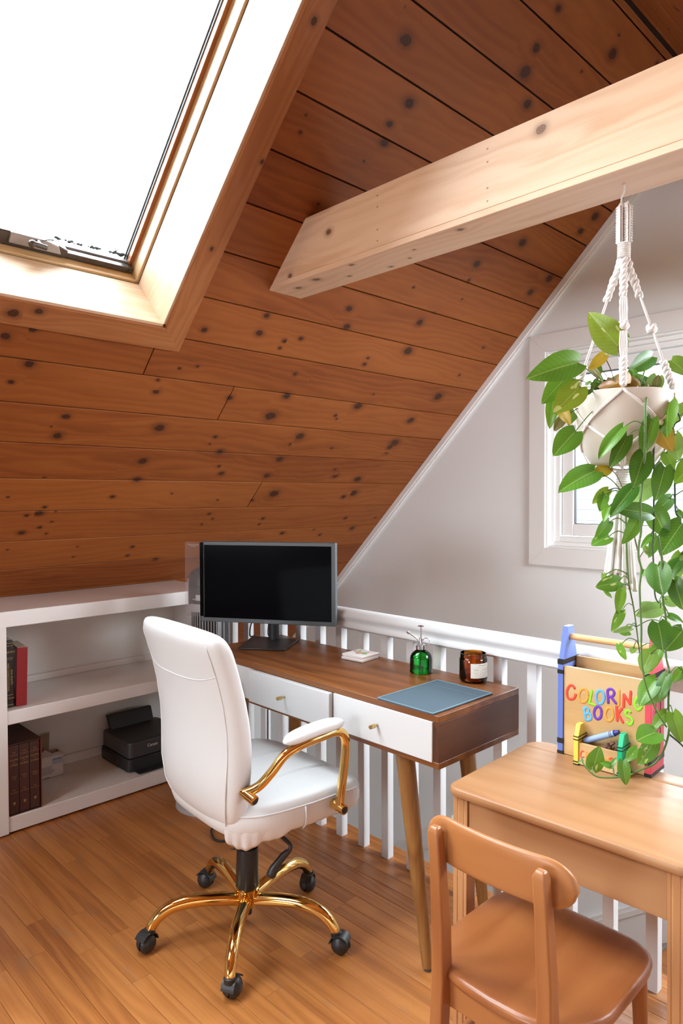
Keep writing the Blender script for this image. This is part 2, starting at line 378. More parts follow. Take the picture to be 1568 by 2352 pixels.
glassy('green_glass', (0.10, 0.72, 0.22), 0.09); glassy('amber_glass', (0.78, 0.46, 0.17), 0.09); glassy('clear_liquid', (0.75, 0.92, 0.78), 0.05)
def leafmat():
    t = NT('leaf'); b = t.b
    oi = t.n('ShaderNodeObjectInfo'); tc = t.n('ShaderNodeTexCoord'); sep = t.n('ShaderNodeSeparateXYZ'); t.l(tc.outputs['Object'], sep.inputs[0])
    ay = t.math('ABSOLUTE', sep.outputs[1])
    rib = t.math('LESS_THAN', ay, 0.012)
    vein = t.math('SINE', t.math('MULTIPLY', t.math('SUBTRACT', sep.outputs[0], t.math('MULTIPLY', ay, 0.9)), 62.0))
    n = t.n('ShaderNodeTexNoise', i_Scale=3.0, i_Detail=3.0); add = t.vmath('ADD', tc.outputs['Object'], None)
    off = t.n('ShaderNodeCombineXYZ'); t.l(t.math('MULTIPLY', oi.outputs['Random'], 40.0), off.inputs[0]); t.l(off.outputs[0], add.node.inputs[1]); t.l(add, n.inputs['Vector'])
    base = t.mix(t.math('MULTIPLY', t.math('ADD', vein, 1.0), 0.028), oi.outputs['Color'], (0.55, 0.70, 0.30))
    base = t.mix(t.math('MULTIPLY', n.outputs['Fac'], 0.35), base, (0.03, 0.10, 0.015))
    base = t.mix(t.math('MULTIPLY', rib, 0.35), base, (0.50, 0.62, 0.25))
    # alpha of the object colour: share of cream flecks
    n2 = t.n('ShaderNodeTexNoise', i_Scale=2.6, i_Detail=2.0); mp = t.n('ShaderNodeMapping'); mp.inputs['Scale'].default_value = (0.7, 2.6, 1.0)
    t.l(add, mp.inputs[0]); t.l(mp.outputs[0], n2.inputs['Vector'])
    fl = t.math('GREATER_THAN', n2.outputs['Fac'], oi.outputs['Alpha'])
    base = t.mix(t.math('MULTIPLY', fl, 0.75), base, (0.72, 0.74, 0.30))
    t.l(base, b.inputs['Base Color']); b.inputs['Roughness'].default_value = 0.33
    tl = t.n('ShaderNodeBsdfTranslucent'); t.l(t.mix(0.35, base, (0.45, 0.75, 0.05)), tl.inputs[0])
    mx = t.n('ShaderNodeMixShader'); mx.inputs[0].default_value = 0.22; t.l(b.outputs[0], mx.inputs[1]); t.l(tl.outputs[0], mx.inputs[2])
    t.l(mx.outputs[0], t.out.inputs['Surface'])
leafmat()

# ------------------------------------------------------------------ boards with knots
def board(name, mat, parent, mw, L, W, T, knots=(), ch=0.0015, cell=0.055, skew0=0.0, skew1=0.0):
    """A board: face at z=0, x along the grain. skew: mitre, x shift of the far edge at either end."""
    nx = max(2, int(L / cell)) if knots else 2; ny = max(2, int(W / 0.045)) if knots else 1
    vs = []; fs = []
    ys = [0.0] + [W * j / ny for j in range(ny + 1)] + [W]
    zs = [-T] + [-ch] + [0.0] * (ny - 1) + [-ch] + [-T] if False else None
    rows = [(0.0, -T), (0.0, -ch), (ch, 0.0)] + [(W * j / ny, 0.0) for j in range(1, ny)] + [(W - ch, 0.0), (W, -ch), (W, -T)]
    for i in range(nx + 1):
        for y, z in rows:
            q = y / W; x0 = skew0 * q; x1 = L + skew1 * q
            vs.append((x0 + (x1 - x0) * i / nx, y, z))
    n = len(rows)
    for i in range(nx):
        for j in range(n - 1): fs.append((i*n+j, (i+1)*n+j, (i+1)*n+j+1, i*n+j+1))
        fs.append((i*n+n-1, (i+1)*n+n-1, (i+1)*n, i*n))
    fs.append(tuple(range(n))); fs.append(tuple(nx*n + k for k in range(n - 1, -1, -1)))
    me = bpy.data.meshes.new(name); me.from_pydata(vs, [], fs)
    bm = bmesh.new(); bm.from_mesh(me); bmesh.ops.recalc_face_normals(bm, faces=bm.faces); bm.to_mesh(me); bm.free()
    at = me.attributes.new('knot', 'FLOAT_VECTOR', 'FACE'); data = []
    for p in me.polygons:
        c = p.center; best = (0, 0, 0); bd = 1e9
        for kx, ky, kr in knots:
            q = math.hypot(c.x - kx, c.y - ky) / kr ** 0.75
            if q < bd: bd = q; best = (kx, ky, kr)
        data += best
    at.data.foreach_set('vector', data)
    me.materials.append(M[mat])
    return place(name, me, parent, mw=mw)

# ------------------------------------------------------------------ measured tables (metres, world)
KNOTS= [(0.788, 1.863, 0.0135), (0.862, 1.892, 0.0111), (0.839, 1.753, 0.0044), (0.846, 1.738, 0.0089), (0.886, 1.796, 0.0142), (1.071, 1.646, 0.0127), (1.065, 1.579, 0.0149), (1.032, 1.609, 0.0039), (1.465, 1.631, 0.0195), (1.429, 1.603, 0.0054), (1.38, 1.758, 0.0113), (1.367, 1.797, 0.0061), (1.725, 1.766, 0.0123), (1.985, 1.713, 0.024), (2.011, 1.798, 0.0166), (2.475, 1.794, 0.0209), (2.368, 1.743, 0.0091), (2.389, 1.73, 0.0065), (1.753, 1.612, 0.0082), (1.744, 1.582, 0.0047), (1.818, 1.551, 0.0144), (2.226, 1.64, 0.0206), (2.197, 1.601, 0.0077), (2.481, 1.596, 0.0068), (2.912, 1.621, 0.0177), (1.459, 1.499, 0.0168), (1.438, 1.459, 0.0056), (1.475, 1.423, 0.0149), (1.857, 1.488, 0.0074), (1.891, 1.456, 0.0125), (1.073, 1.425, 0.0052), (2.168, 1.45, 0.0146), (2.189, 1.53, 0.017), (2.639, 1.459, 0.0159), (2.604, 1.492, 0.0071), (2.83, 1.442, 0.021), (0.962, 1.347, 0.0052), (1.396, 1.347, 0.0092), (1.681, 1.361, 0.0049), (1.954, 1.329, 0.0052), (2.287, 1.361, 0.0248), (2.877, 1.363, 0.023), (2.816, 1.342, 0.0137), (2.17, 1.327, 0.0081), (1.107, 1.279, 0.0142), (1.06, 1.271, 0.0076), (1.121, 1.305, 0.0076), (1.065, 1.197, 0.0121), (1.133, 1.218, 0.0078), (1.17, 1.189, 0.0057), (1.173, 1.242, 0.0056), (1.174, 1.285, 0.0044), (1.951, 1.26, 0.0079), (1.988, 1.233, 0.0067), (1.941, 1.206, 0.0053), (2.317, 1.226, 0.0086), (2.316, 1.194, 0.0072), (2.96, 1.212, 0.0112), (3.232, 1.208, 0.0067), (1.614, 1.104, 0.0089), (1.611, 1.059, 0.0077), (1.337, 1.071, 0.0048), (1.336, 1.12, 0.0048), (1.032, 1.124, 0.0045), (2.527, 1.135, 0.0121), (2.841, 1.111, 0.0096), (2.76, 1.148, 0.0063), (3.088, 1.144, 0.0165), (1.78, 1.027, 0.0107), (1.697, 2.055, 0.0113), (1.462, 1.974, 0.0109), (1.704, 1.998, 0.0136), (1.843, 1.988, 0.0098), (1.837, 1.963, 0.0076), (1.915, 2.007, 0.0099), (2.073, 2.136, 0.0144), (2.116, 2.078, 0.0147), (2.344, 1.987, 0.0073), (2.347, 1.962, 0.0098), (1.988, 1.883, 0.0092), (1.505, 1.859, 0.0052), (1.433, 1.844, 0.0061), (2.526, 1.852, 0.0052), (1.686, 2.776, 0.0195), (1.629, 2.825, 0.0043), (1.823, 2.675, 0.0172), (1.79, 2.616, 0.0116), (1.809, 2.574, 0.0137), (1.768, 2.529, 0.0059), (1.767, 2.517, 0.0039), (2.222, 2.923, 0.0159), (2.238, 2.869, 0.0223), (2.342, 2.817, 0.017), (2.31, 2.772, 0.0043), (2.227, 2.972, 0.0078), (2.213, 3.011, 0.0116), (2.506, 2.949, 0.0043), (2.604, 3.024, 0.0193), (2.88, 3.081, 0.0079), (2.573, 3.06, 0.0063), (1.467, 2.55, 0.0036), (1.473, 2.529, 0.0036), (1.476, 2.513, 0.0063), (1.673, 2.382, 0.004), (3.193, 2.675, 0.0202), (3.168, 2.616, 0.0163), (2.828, 2.505, 0.0194), (3.195, 2.437, 0.0213), (2.633, 2.39, 0.0178), (3.131, 2.369, 0.0185), (2.65, 2.334, 0.0091), (2.351, 2.256, 0.0062), (2.689, 2.269, 0.0053), (2.521, 2.152, 0.017), (2.566, 2.043, 0.0217), (3.081, 2.123, 0.0074), (3.05, 1.992, 0.0076), (2.567, 2.198, 0.0052), (3.006, 1.884, 0.0248), (2.923, 1.76, 0.02), (2.922, 1.643, 0.0256), (2.918, 1.592, 0.0129)]
LETTERS= [('red', [(0.036, 0.188), (0.029, 0.196), (0.019, 0.193), (0.011, 0.178), (0.013, 0.161), (0.023, 0.157), (0.034, 0.162), (0.039, 0.176)]), ('orange', [(0.076, 0.177), (0.075, 0.171), (0.073, 0.165), (0.069, 0.16), (0.065, 0.157), (0.06, 0.156), (0.055, 0.157), (0.052, 0.16), (0.049, 0.165), (0.048, 0.172), (0.049, 0.178), (0.052, 0.184), (0.055, 0.189), (0.06, 0.192), (0.065, 0.193), (0.069, 0.192), (0.073, 0.188), (0.075, 0.183), (0.076, 0.177)]), ('green', [(0.088, 0.192), (0.084, 0.174), (0.081, 0.157), (0.098, 0.155)]), ('blue', [(0.125, 0.182), (0.124, 0.175), (0.122, 0.17), (0.119, 0.165), (0.115, 0.162), (0.111, 0.161), (0.107, 0.162), (0.104, 0.166), (0.101, 0.171), (0.101, 0.177), (0.101, 0.183), (0.103, 0.189), (0.107, 0.194), (0.111, 0.197), (0.115, 0.197), (0.119, 0.196), (0.122, 0.193), (0.124, 0.188), (0.125, 0.182)]), ('purple', [(0.137, 0.167), (0.136, 0.184), (0.135, 0.202), (0.147, 0.207), (0.154, 0.199), (0.149, 0.188), (0.137, 0.185)]), ('purple', [(0.145, 0.186), (0.159, 0.172)]), ('orange', [(0.168, 0.207), (0.167, 0.168)]), ('red', [(0.181, 0.167), (0.182, 0.199), (0.199, 0.178), (0.201, 0.21)]), ('green', [(0.229, 0.196), (0.22, 0.198), (0.213, 0.188), (0.212, 0.178), (0.219, 0.167), (0.227, 0.17), (0.231, 0.179), (0.223, 0.178)]), ('blue', [(0.064, 0.14), (0.067, 0.126), (0.071, 0.11), (0.084, 0.114), (0.086, 0.124), (0.08, 0.129), (0.068, 0.125)]), ('blue', [(0.078, 0.129), (0.079, 0.139), (0.073, 0.144), (0.064, 0.14)]), ('purple', [(0.117, 0.138), (0.117, 0.132), (0.115, 0.127), (0.112, 0.122), (0.108, 0.12), (0.105, 0.119), (0.101, 0.12), (0.098, 0.123), (0.096, 0.128), (0.095, 0.133), (0.096, 0.139), (0.098, 0.145), (0.101, 0.149), (0.104, 0.152), (0.108, 0.153), (0.112, 0.152), (0.115, 0.149), (0.117, 0.144), (0.117, 0.138)]), ('orange', [(0.151, 0.141), (0.151, 0.135), (0.149, 0.13), (0.146, 0.125), (0.142, 0.122), (0.138, 0.121), (0.134, 0.122), (0.131, 0.126), (0.129, 0.13), (0.128, 0.136), (0.129, 0.142), (0.131, 0.148), (0.134, 0.153), (0.138, 0.156), (0.142, 0.156), (0.145, 0.155), (0.148, 0.152), (0.15, 0.147), (0.151, 0.141)]), ('red', [(0.161, 0.163), (0.163, 0.127)]), ('red', [(0.176, 0.161), (0.164, 0.144)]), ('red', [(0.165, 0.146), (0.179, 0.126)]), ('green', [(0.202, 0.155), (0.195, 0.16), (0.187, 0.155), (0.189, 0.145), (0.199, 0.143), (0.206, 0.137), (0.204, 0.128), (0.197, 0.123), (0.19, 0.13)])]
LETTERS2= [('red', [(0.094, 0.039), (0.089, 0.04), (0.085, 0.03), (0.087, 0.022), (0.095, 0.026)]), ('orange', [(0.1, 0.024), (0.1, 0.04), (0.105, 0.04), (0.106, 0.036), (0.101, 0.032), (0.107, 0.026)]), ('green', [(0.112, 0.024), (0.116, 0.041), (0.121, 0.025)]), ('green', [(0.114, 0.03), (0.12, 0.031)]), ('blue', [(0.124, 0.04), (0.128, 0.034), (0.132, 0.041)]), ('blue', [(0.128, 0.034), (0.127, 0.025)]), ('purple', [(0.145, 0.034), (0.145, 0.03), (0.143, 0.026), (0.141, 0.024), (0.139, 0.023), (0.137, 0.024), (0.135, 0.027), (0.135, 0.031), (0.135, 0.035), (0.137, 0.039), (0.139, 0.041), (0.141, 0.042), (0.143, 0.04), (0.145, 0.038), (0.145, 0.034)]), ('orange', [(0.15, 0.025), (0.152, 0.038), (0.158, 0.03), (0.16, 0.04)]), ('red', [(0.171, 0.041), (0.167, 0.042), (0.164, 0.037), (0.17, 0.034), (0.168, 0.028), (0.163, 0.028)])]
LEAVES= [((1.683, 0.744, 1.713), (1.616, 0.785, 1.789), 0.62, 'gy'), ((1.774, 0.769, 1.75), (1.753, 0.818, 1.78), 0.7, 'g'), ((1.573, 0.795, 1.668), (1.448, 0.832, 1.638), 0.5, 'g'), ((1.678, 0.777, 1.699), (1.633, 0.792, 1.662), 0.45, 'y'), ((1.609, 0.843, 1.645), (1.533, 0.859, 1.582), 0.5, 'l'), ((1.575, 0.791, 1.611), (1.5, 0.806, 1.553), 0.62, 'gy'), ((1.585, 0.864, 1.596), (1.558, 0.861, 1.522), 0.4, 'l'), ((1.884, 0.744, 1.718), (1.805, 0.764, 1.676), 0.5, 'd'), ((1.879, 0.693, 1.7), (1.868, 0.646, 1.665), 0.9, 'ol'), ((1.565, 0.797, 1.503), (1.494, 0.809, 1.451), 0.62, 'g'), ((1.595, 0.854, 1.574), (1.591, 0.828, 1.525), 0.5, 'y'), ((1.619, 0.858, 1.545), (1.595, 0.866, 1.514), 0.6, 'b'), ((1.729, 0.725, 1.639), (1.692, 0.732, 1.614), 0.5, 'o'), ((1.69, 0.82, 1.675), (1.681, 0.786, 1.638), 0.35, 'b'), ((1.647, 0.776, 1.612), (1.632, 0.736, 1.624), 0.6, 'rb'), ((1.698, 0.783, 1.64), (1.663, 0.747, 1.61), 0.5, 'b'), ((1.689, 0.736, 1.622), (1.643, 0.738, 1.604), 0.5, 'o'), ((1.728, 0.64, 1.572), (1.675, 0.634, 1.498), 0.55, 'g'), ((1.749, 0.677, 1.641), (1.697, 0.671, 1.594), 0.55, 'p'), ((1.588, 0.691, 1.506), (1.525, 0.723, 1.443), 0.36, 'g'), ((1.656, 0.653, 1.527), (1.62, 0.658, 1.449), 0.45, 'g'), ((1.594, 0.684, 1.485), (1.552, 0.702, 1.416), 0.42, 'd'), ((1.701, 0.665, 1.531), (1.708, 0.628, 1.453), 0.55, 'o'), ((1.674, 0.8, 1.41), (1.562, 0.824, 1.377), 0.52, 'g'), ((1.719, 0.784, 1.423), (1.675, 0.798, 1.402), 0.7, 'y'), ((1.641, 0.665, 1.446), (1.606, 0.669, 1.371), 0.62, 'd'), ((1.696, 0.638, 1.416), (1.664, 0.64, 1.343), 0.6, 'd'), ((1.761, 0.66, 1.455), (1.763, 0.643, 1.412), 0.7, 'ol'), ((1.756, 0.638, 1.497), (1.74, 0.624, 1.435), 0.55, 'p'), ((1.642, 0.69, 1.367), (1.568, 0.705, 1.312), 0.42, 'd'), ((1.739, 0.679, 1.378), (1.673, 0.714, 1.336), 0.55, 'p'), ((1.69, 0.668, 1.305), (1.595, 0.706, 1.32), 0.4, 'd'), ((1.669, 0.689, 1.3), (1.621, 0.692, 1.24), 0.5, 'g'), ((1.715, 0.672, 1.315), (1.706, 0.637, 1.252), 0.7, 'd'), ((1.789, 0.657, 1.342), (1.739, 0.676, 1.306), 0.55, 'd'), ((1.744, 0.615, 1.281), (1.679, 0.635, 1.217), 0.62, 'd'), ((1.697, 0.775, 1.363), (1.652, 0.791, 1.337), 0.5, 'gy'), ((1.681, 0.777, 1.352), (1.652, 0.776, 1.313), 0.55, 'v'), ((1.698, 0.773, 1.323), (1.666, 0.776, 1.292), 0.5, 'l'), ((1.697, 0.772, 1.283), (1.647, 0.778, 1.245), 0.5, 'v'), ((1.686, 0.768, 1.245), (1.637, 0.788, 1.233), 0.7, 'v'), ((1.733, 0.681, 1.251), (1.695, 0.689, 1.227), 0.35, 'g'), ((1.783, 0.688, 1.246), (1.75, 0.69, 1.199), 0.45, 'd'), ((1.69, 0.65, 1.183), (1.664, 0.632, 1.117), 0.78, 'd'), ((1.76, 0.625, 1.189), (1.712, 0.642, 1.152), 0.5, 'd'), ((1.712, 0.698, 1.153), (1.715, 0.681, 1.17), 0.6, 'v'), ((1.675, 0.734, 1.137), (1.617, 0.762, 1.129), 0.6, 'v'), ((1.675, 0.776, 1.152), (1.67, 0.766, 1.113), 0.35, 'l'), ((1.667, 0.727, 1.119), (1.641, 0.723, 1.066), 0.42, 'l'), ((1.666, 0.769, 1.111), (1.67, 0.751, 1.095), 0.4, 'l'), ((1.666, 0.726, 1.067), (1.632, 0.73, 1.024), 0.45, 'v'), ((1.747, 0.661, 1.073), (1.694, 0.698, 1.057), 0.55, 'p'), ((1.743, 0.679, 1.061), (1.714, 0.693, 1.084), 0.8, 'p'), ((1.742, 0.653, 1.096), (1.754, 0.627, 1.079), 0.7, 'p'), ((1.727, 0.627, 1.147), (1.72, 0.605, 1.093), 0.6, 'd'), ((1.682, 0.709, 1.024), (1.642, 0.734, 1.018), 0.3, 'p'), ((1.672, 0.732, 1.015), (1.682, 0.708, 1.008), 0.55, 'v'), ((1.657, 0.636, 1.05), (1.647, 0.616, 0.99), 0.85, 'd'), ((1.73, 0.606, 1.028), (1.682, 0.624, 0.985), 0.7, 'd'), ((1.689, 0.742, 0.978), (1.689, 0.727, 0.94), 0.5, 'v'), ((1.691, 0.664, 0.97), (1.659, 0.673, 0.932), 0.85, 'ol'), ((1.73, 0.661, 0.977), (1.682, 0.678, 0.919), 0.45, 'g'), ((1.683, 0.648, 0.91), (1.629, 0.672, 0.865), 0.6, 'g'), ((1.699, 0.639, 0.879), (1.638, 0.676, 0.858), 0.5, 'p'), ((1.681, 0.623, 0.926), (1.653, 0.635, 0.873), 0.5, 'd'), ((1.688, 0.627, 0.834), (1.654, 0.646, 0.801), 0.55, 'l'), ((1.678, 0.609, 0.839), (1.673, 0.583, 0.775), 0.55, 'l'), ((1.661, 0.638, 0.791), (1.608, 0.661, 0.784), 0.95, 'g'), ((1.666, 0.646, 0.765), (1.626, 0.662, 0.715), 0.6, 'v'), ((1.657, 0.682, 0.741), (1.627, 0.696, 0.716), 0.6, 'v'), ((1.637, 0.784, 0.667), (1.631, 0.763, 0.725), 0.65, 'v'), ((1.652, 0.741, 0.683), (1.633, 0.76, 0.693), 0.6, 'g'), ((1.65, 0.743, 0.683), (1.659, 0.735, 0.705), 0.5, 'g'), ((1.632, 0.706, 0.711), (1.621, 0.693, 0.658), 0.5, 'g'), ((1.635, 0.82, 0.674), (1.64, 0.809, 0.684), 0.4, 'l'), ((1.739, 0.608, 0.931), (1.711, 0.621, 0.904), 0.6, 'g'), ((1.696, 0.708, 0.975), (1.681, 0.708, 0.963), 0.8, 'ol'), ((1.794, 0.633, 1.204), (1.761, 0.636, 1.146), 0.6, 'ol'), ((1.708, 0.617, 1.147), (1.7, 0.596, 1.08), 0.6, 'd'), ((1.778, 0.639, 1.311), (1.783, 0.619, 1.287), 0.5, 'd'), ((1.747, 0.647, 1.055), (1.753, 0.612, 1.046), 0.6, 'd'), ((1.764, 0.657, 1.035), (1.762, 0.644, 1.01), 0.5, 'p'), ((1.725, 0.814, 1.682), (1.728, 0.811, 1.658), 0.5, 'g'), ((1.604, 0.791, 1.617), (1.604, 0.777, 1.627), 0.5, 'p'), ((1.656, 0.796, 1.628), (1.665, 0.788, 1.643), 0.5, 'g'), ((1.606, 0.788, 1.596), (1.609, 0.772, 1.609), 0.5, 'd'), ((1.764, 0.748, 1.666), (1.755, 0.727, 1.629), 0.5, 'd'), ((1.737, 0.718, 1.633), (1.739, 0.688, 1.639), 0.4, 'd'), ((1.637, 0.856, 1.62), (1.615, 0.864, 1.605), 0.6, 'd'), ((1.659, 0.848, 1.573), (1.631, 0.845, 1.532), 0.6, 'ol'), ((1.869, 0.67, 1.585), (1.828, 0.681, 1.526), 0.6, 'ol'), ((1.622, 0.856, 1.588), (1.6, 0.863, 1.563), 0.5, 'g'), ((1.792, 0.661, 1.152), (1.8, 0.641, 1.199), 0.6, 'ol'), ((1.757, 0.698, 1.203), (1.737, 0.704, 1.226), 0.5, 'ol'), ((1.847, 0.592, 1.577), (1.8, 0.608, 1.519), 0.6844649993330834, 'g'), ((1.781, 0.557, 1.53), (1.765, 0.544, 1.487), 0.5743586711124614, 'g'), ((1.791, 0.589, 1.51), (1.777, 0.572, 1.451), 0.5364151327555557, 'd'), ((1.743, 0.587, 1.455), (1.735, 0.565, 1.403), 0.500354972440507, 'g'), ((1.766, 0.591, 1.431), (1.712, 0.614, 1.388), 0.6922955977900167, 'l'), ((1.785, 0.555, 1.385), (1.776, 0.534, 1.325), 0.6930192781891549, 'd'), ((1.74, 0.576, 1.353), (1.728, 0.558, 1.312), 0.5602718201538925, 'l'), ((1.79, 0.574, 1.31), (1.756, 0.579, 1.272), 0.5612128518234867, 'v'), ((1.856, 0.613, 1.272), (1.821, 0.618, 1.232), 0.5045731126505442, 'v'), ((1.781, 0.585, 1.239), (1.751, 0.584, 1.19), 0.6682468190924501, 'd'), ((1.813, 0.616, 1.202), (1.768, 0.631, 1.17), 0.6859310639195042, 'd'), ((1.744, 0.573, 1.168), (1.715, 0.572, 1.113), 0.6496796112969325, 'd'), ((1.798, 0.558, 1.134), (1.755, 0.572, 1.105), 0.6221655076185248, 'g'), ((1.769, 0.581, 1.078), (1.74, 0.58, 1.034), 0.5354955551009977, 'g'), ((1.834, 0.584, 1.036), (1.817, 0.571, 0.986), 0.5161916464368985, 'l'), ((1.843, 0.592, 1.001), (1.83, 0.575, 0.95), 0.591133020298133, 'd'), ((1.76, 0.589, 0.964), (1.724, 0.595, 0.912), 0.5414119782009301, 'v'), ((1.758, 0.562, 0.949), (1.714, 0.577, 0.915), 0.5745995255548437, 'g'), ((1.86, 0.576, 0.886), (1.834, 0.571, 0.825), 0.6952015139493262, 'd'), ((1.815, 0.555, 0.852), (1.797, 0.543, 0.81), 0.6803720938362275, 'g'), ((1.789, 0.583, 0.807), (1.739, 0.603, 0.773), 0.5676957520546322, 'g'), ((1.738, 0.559, 0.796), (1.709, 0.559, 0.752), 0.659030356667784, 'd')]
VINES= [([(1.746, 0.709, 1.636), (1.69, 0.678, 1.599), (1.637, 0.661, 1.547), (1.637, 0.661, 1.457), (1.636, 0.663, 1.402), (1.636, 0.665, 1.382), (1.633, 0.669, 1.329), (1.634, 0.669, 1.294), (1.635, 0.668, 1.263), (1.631, 0.671, 1.233), (1.63, 0.671, 1.203), (1.634, 0.666, 1.175), (1.63, 0.668, 1.134), (1.63, 0.666, 1.087), (1.631, 0.664, 1.038), (1.63, 0.663, 0.979), (1.633, 0.659, 0.93), (1.639, 0.651, 0.889), (1.654, 0.635, 0.841), (1.669, 0.619, 0.805)], 0.003), ([(1.691, 0.725, 1.344), (1.693, 0.721, 1.299), (1.701, 0.712, 1.252), (1.708, 0.703, 1.203), (1.714, 0.697, 1.169), (1.721, 0.689, 1.149)], 0.0022), ([(1.709, 0.736, 1.346), (1.707, 0.733, 1.227), (1.709, 0.728, 1.139), (1.712, 0.725, 1.112), (1.716, 0.72, 1.081), (1.72, 0.715, 1.04), (1.723, 0.71, 0.994), (1.725, 0.706, 0.956)], 0.0024), ([(1.78, 0.703, 1.631), (1.714, 0.667, 1.535), (1.708, 0.669, 1.441), (1.709, 0.666, 1.39), (1.707, 0.667, 1.336), (1.705, 0.667, 1.26), (1.703, 0.667, 1.22), (1.703, 0.665, 1.178), (1.705, 0.662, 1.109), (1.71, 0.655, 1.089)], 0.0026), ([(1.765, 0.661, 1.603), (1.775, 0.649, 1.517), (1.775, 0.646, 1.442), (1.775, 0.643, 1.361), (1.775, 0.641, 1.31), (1.782, 0.634, 1.287), (1.8, 0.614, 1.217), (1.806, 0.599, 0.96), (1.81, 0.589, 0.746)], 0.0026), ([(1.681, 0.647, 1.253), (1.685, 0.642, 1.216), (1.687, 0.639, 1.191), (1.687, 0.637, 1.104), (1.692, 0.631, 1.054), (1.689, 0.63, 0.974), (1.695, 0.623, 0.925), (1.692, 0.624, 0.858), (1.692, 0.622, 0.792), (1.69, 0.633, 0.742), (1.68, 0.651, 0.706), (1.659, 0.682, 0.686), (1.649, 0.702, 0.671), (1.628, 0.733, 0.664), (1.61, 0.76, 0.664), (1.601, 0.781, 0.68), (1.601, 0.792, 0.693), (1.606, 0.797, 0.703)], 0.003), ([(1.711, 0.631, 0.777), (1.723, 0.619, 0.763), (1.736, 0.606, 0.746), (1.759, 0.582, 0.708)], 0.0026), ([(1.783, 0.7, 1.631), (1.771, 0.683, 1.608), (1.791, 0.663, 1.59), (1.802, 0.651, 1.56), (1.809, 0.644, 1.536), (1.799, 0.653, 1.525), (1.791, 0.66, 1.488), (1.793, 0.656, 1.44)], 0.0028)]

# ------------------------------------------------------------------ the setting
XE = 1.985           # edge of the wooden floor at the stairwell
fl = MB().box(XB, XE, -1.2, 3.34, -0.2, -0.012).box(XE, XG, -1.2, 0.12, -0.2, -0.0125)
floor = struct(fl.build('floor', 'subfloor'))
PW = 0.0571
plank_cache = {}
def plank(x, y0, L):
    L = round(L / 0.03) * 0.03
    if L not in plank_cache:
        b = MB(); w = PW - 0.0007; c = 0.0008
        ring = lambda xx: [(xx, 0, -0.012), (xx, 0, -c), (xx, c, 0), (xx, w - c, 0), (xx, w, -c), (xx, w, -0.012)]
        b.loft([ring(0.0), ring(L - 0.0006)])
        me = b.mesh('plank'); me.materials.append(M['floor_oak']); plank_cache[L] = me
    # grain runs along world Y
    place('plank', plank_cache[L], floor, mw=basis((x + PW, y0, 0), (0, 1, 0), (-1, 0, 0), (0, 0, 1)))
    return L
nrow = 0
x = XE - PW
while x > 0.10:
    y = -0.15 - RND.random() * 0.5 if x > 0.4 else 0.9
    while y < 2.93:
        L = RND.choice((0.42, 0.54, 0.66, 0.78, 0.9, 1.08))
        if y + L > 2.86 and y + L < 3.3: L = 3.0 - y
        y += plank(x, y, min(L, 3.02 - y))
    x -= PW; nrow += 1
def gable(name, X0, X1, hy0, hy1, hz0, hz1, zb):
    yl = 4.3; fn = lambda y, z, x: (x, y, z)
    r = lambda y: (K - y if y >= RIDGE else K - (2 * RIDGE - y)) + 0.07
    b = MB(); yr = 2 * RIDGE - yl
    b.prism([(yl, zb), (yl, r(yl)), (hy1, r(hy1)), (hy1, zb)], fn, X0, X1)
    b.prism([(hy0, zb), (hy0, r(hy0)), (yr, r(yr)), (yr, zb)], fn, X0, X1)
    b.prism([(hy1, hz1), (hy1, r(hy1)), (RIDGE, r(RIDGE)), (hy0, r(hy0)), (hy0, hz1)], fn, X0, X1)
    b.prism([(hy1, zb), (hy1, hz0), (hy0, hz0), (hy0, zb)], fn, X0, X1)
    return struct(b.build(name, 'wall_paint'))
gable('wall_window_gable', XG, XG + 0.12, WY0, WY1, WZ0, WZ1, -2.8)
gable('wall_rear_gable', XB - 0.12, XB, BY0, BY1, BZ0, BZ1, -0.2)
struct(MB().box(XB, XE, 3.32, 3.34, -0.012, 0.885).build('wall_knee', 'wall_paint'))
struct(MB().box(XB, XG, -1.2, -1.15, -0.012, 0.89).build('wall_opposite_knee', 'wall_paint'))
sw = MB().box(XE - 0.015, XE - 0.001, 0.12, 4.3, -2.8, -0.013)
sw.prism([(3.34, -0.012), (3.34, 0.83), (4.28, -0.10), (4.28, -0.012)], lambda y, z, x: (x, y, z), XE - 0.015, XE - 0.001)
sw.box(XE, XG, 4.29, 4.33, -2.8, -0.08).box(XE, XG, 0.06, 0.12, -2.8, -0.2)
struct(sw.build('wall_stairwell', 'wall_paint'))
struct(MB().box(XE, XG, 0.1, 4.3, -2.9, -2.8).build('floor_downstairs', 'stair_oak'))
# stairs going down behind the railing
st = thing('staircase', 'oak stair treads going down between the white railing and the window wall', 'stairs', (0, 0, 0))
RUN, RISE = 0.264, 0.19
for k in range(1, 14):
    box('tread', 'stair_oak', st, (XE + 0.002, XG - 0.022, 0.14 + RUN * (k - 1), 0.14 + RUN * k + 0.025, -RISE * k - 0.03, -RISE * k), 0.006)
    box('riser', 'trim_paint', st, (XE + 0.004, XG - 0.024, 0.155 + RUN * (k - 1), 0.17 + RUN * (k - 1), -RISE * k + 0.0, -RISE * (k - 1) - 0.03))
def skirt(name, y0, y1, top, h, X):
    fn = lambda y, z, x: (x, y, z); zz = lambda y: top - 0.72 * (y - 1.36)
    b = MB().prism([(y0, zz(y0) - h), (y0, zz(y0)), (y1, zz(y1)), (y1, zz(y1) - h)], fn, X - 0.018, X)
    b.prism([(y0, zz(y0) - h * .22), (y0, zz(y0) - h * 0.1), (y1, zz(y1) - h * 0.1), (y1, zz(y1) - h * .22)], fn, X - 0.024, X - 0.018)
    return struct(b.build(name, 'trim_paint'))
skirt('trim_1', 0.13, 2.4, -0.622, 0.22, XG)
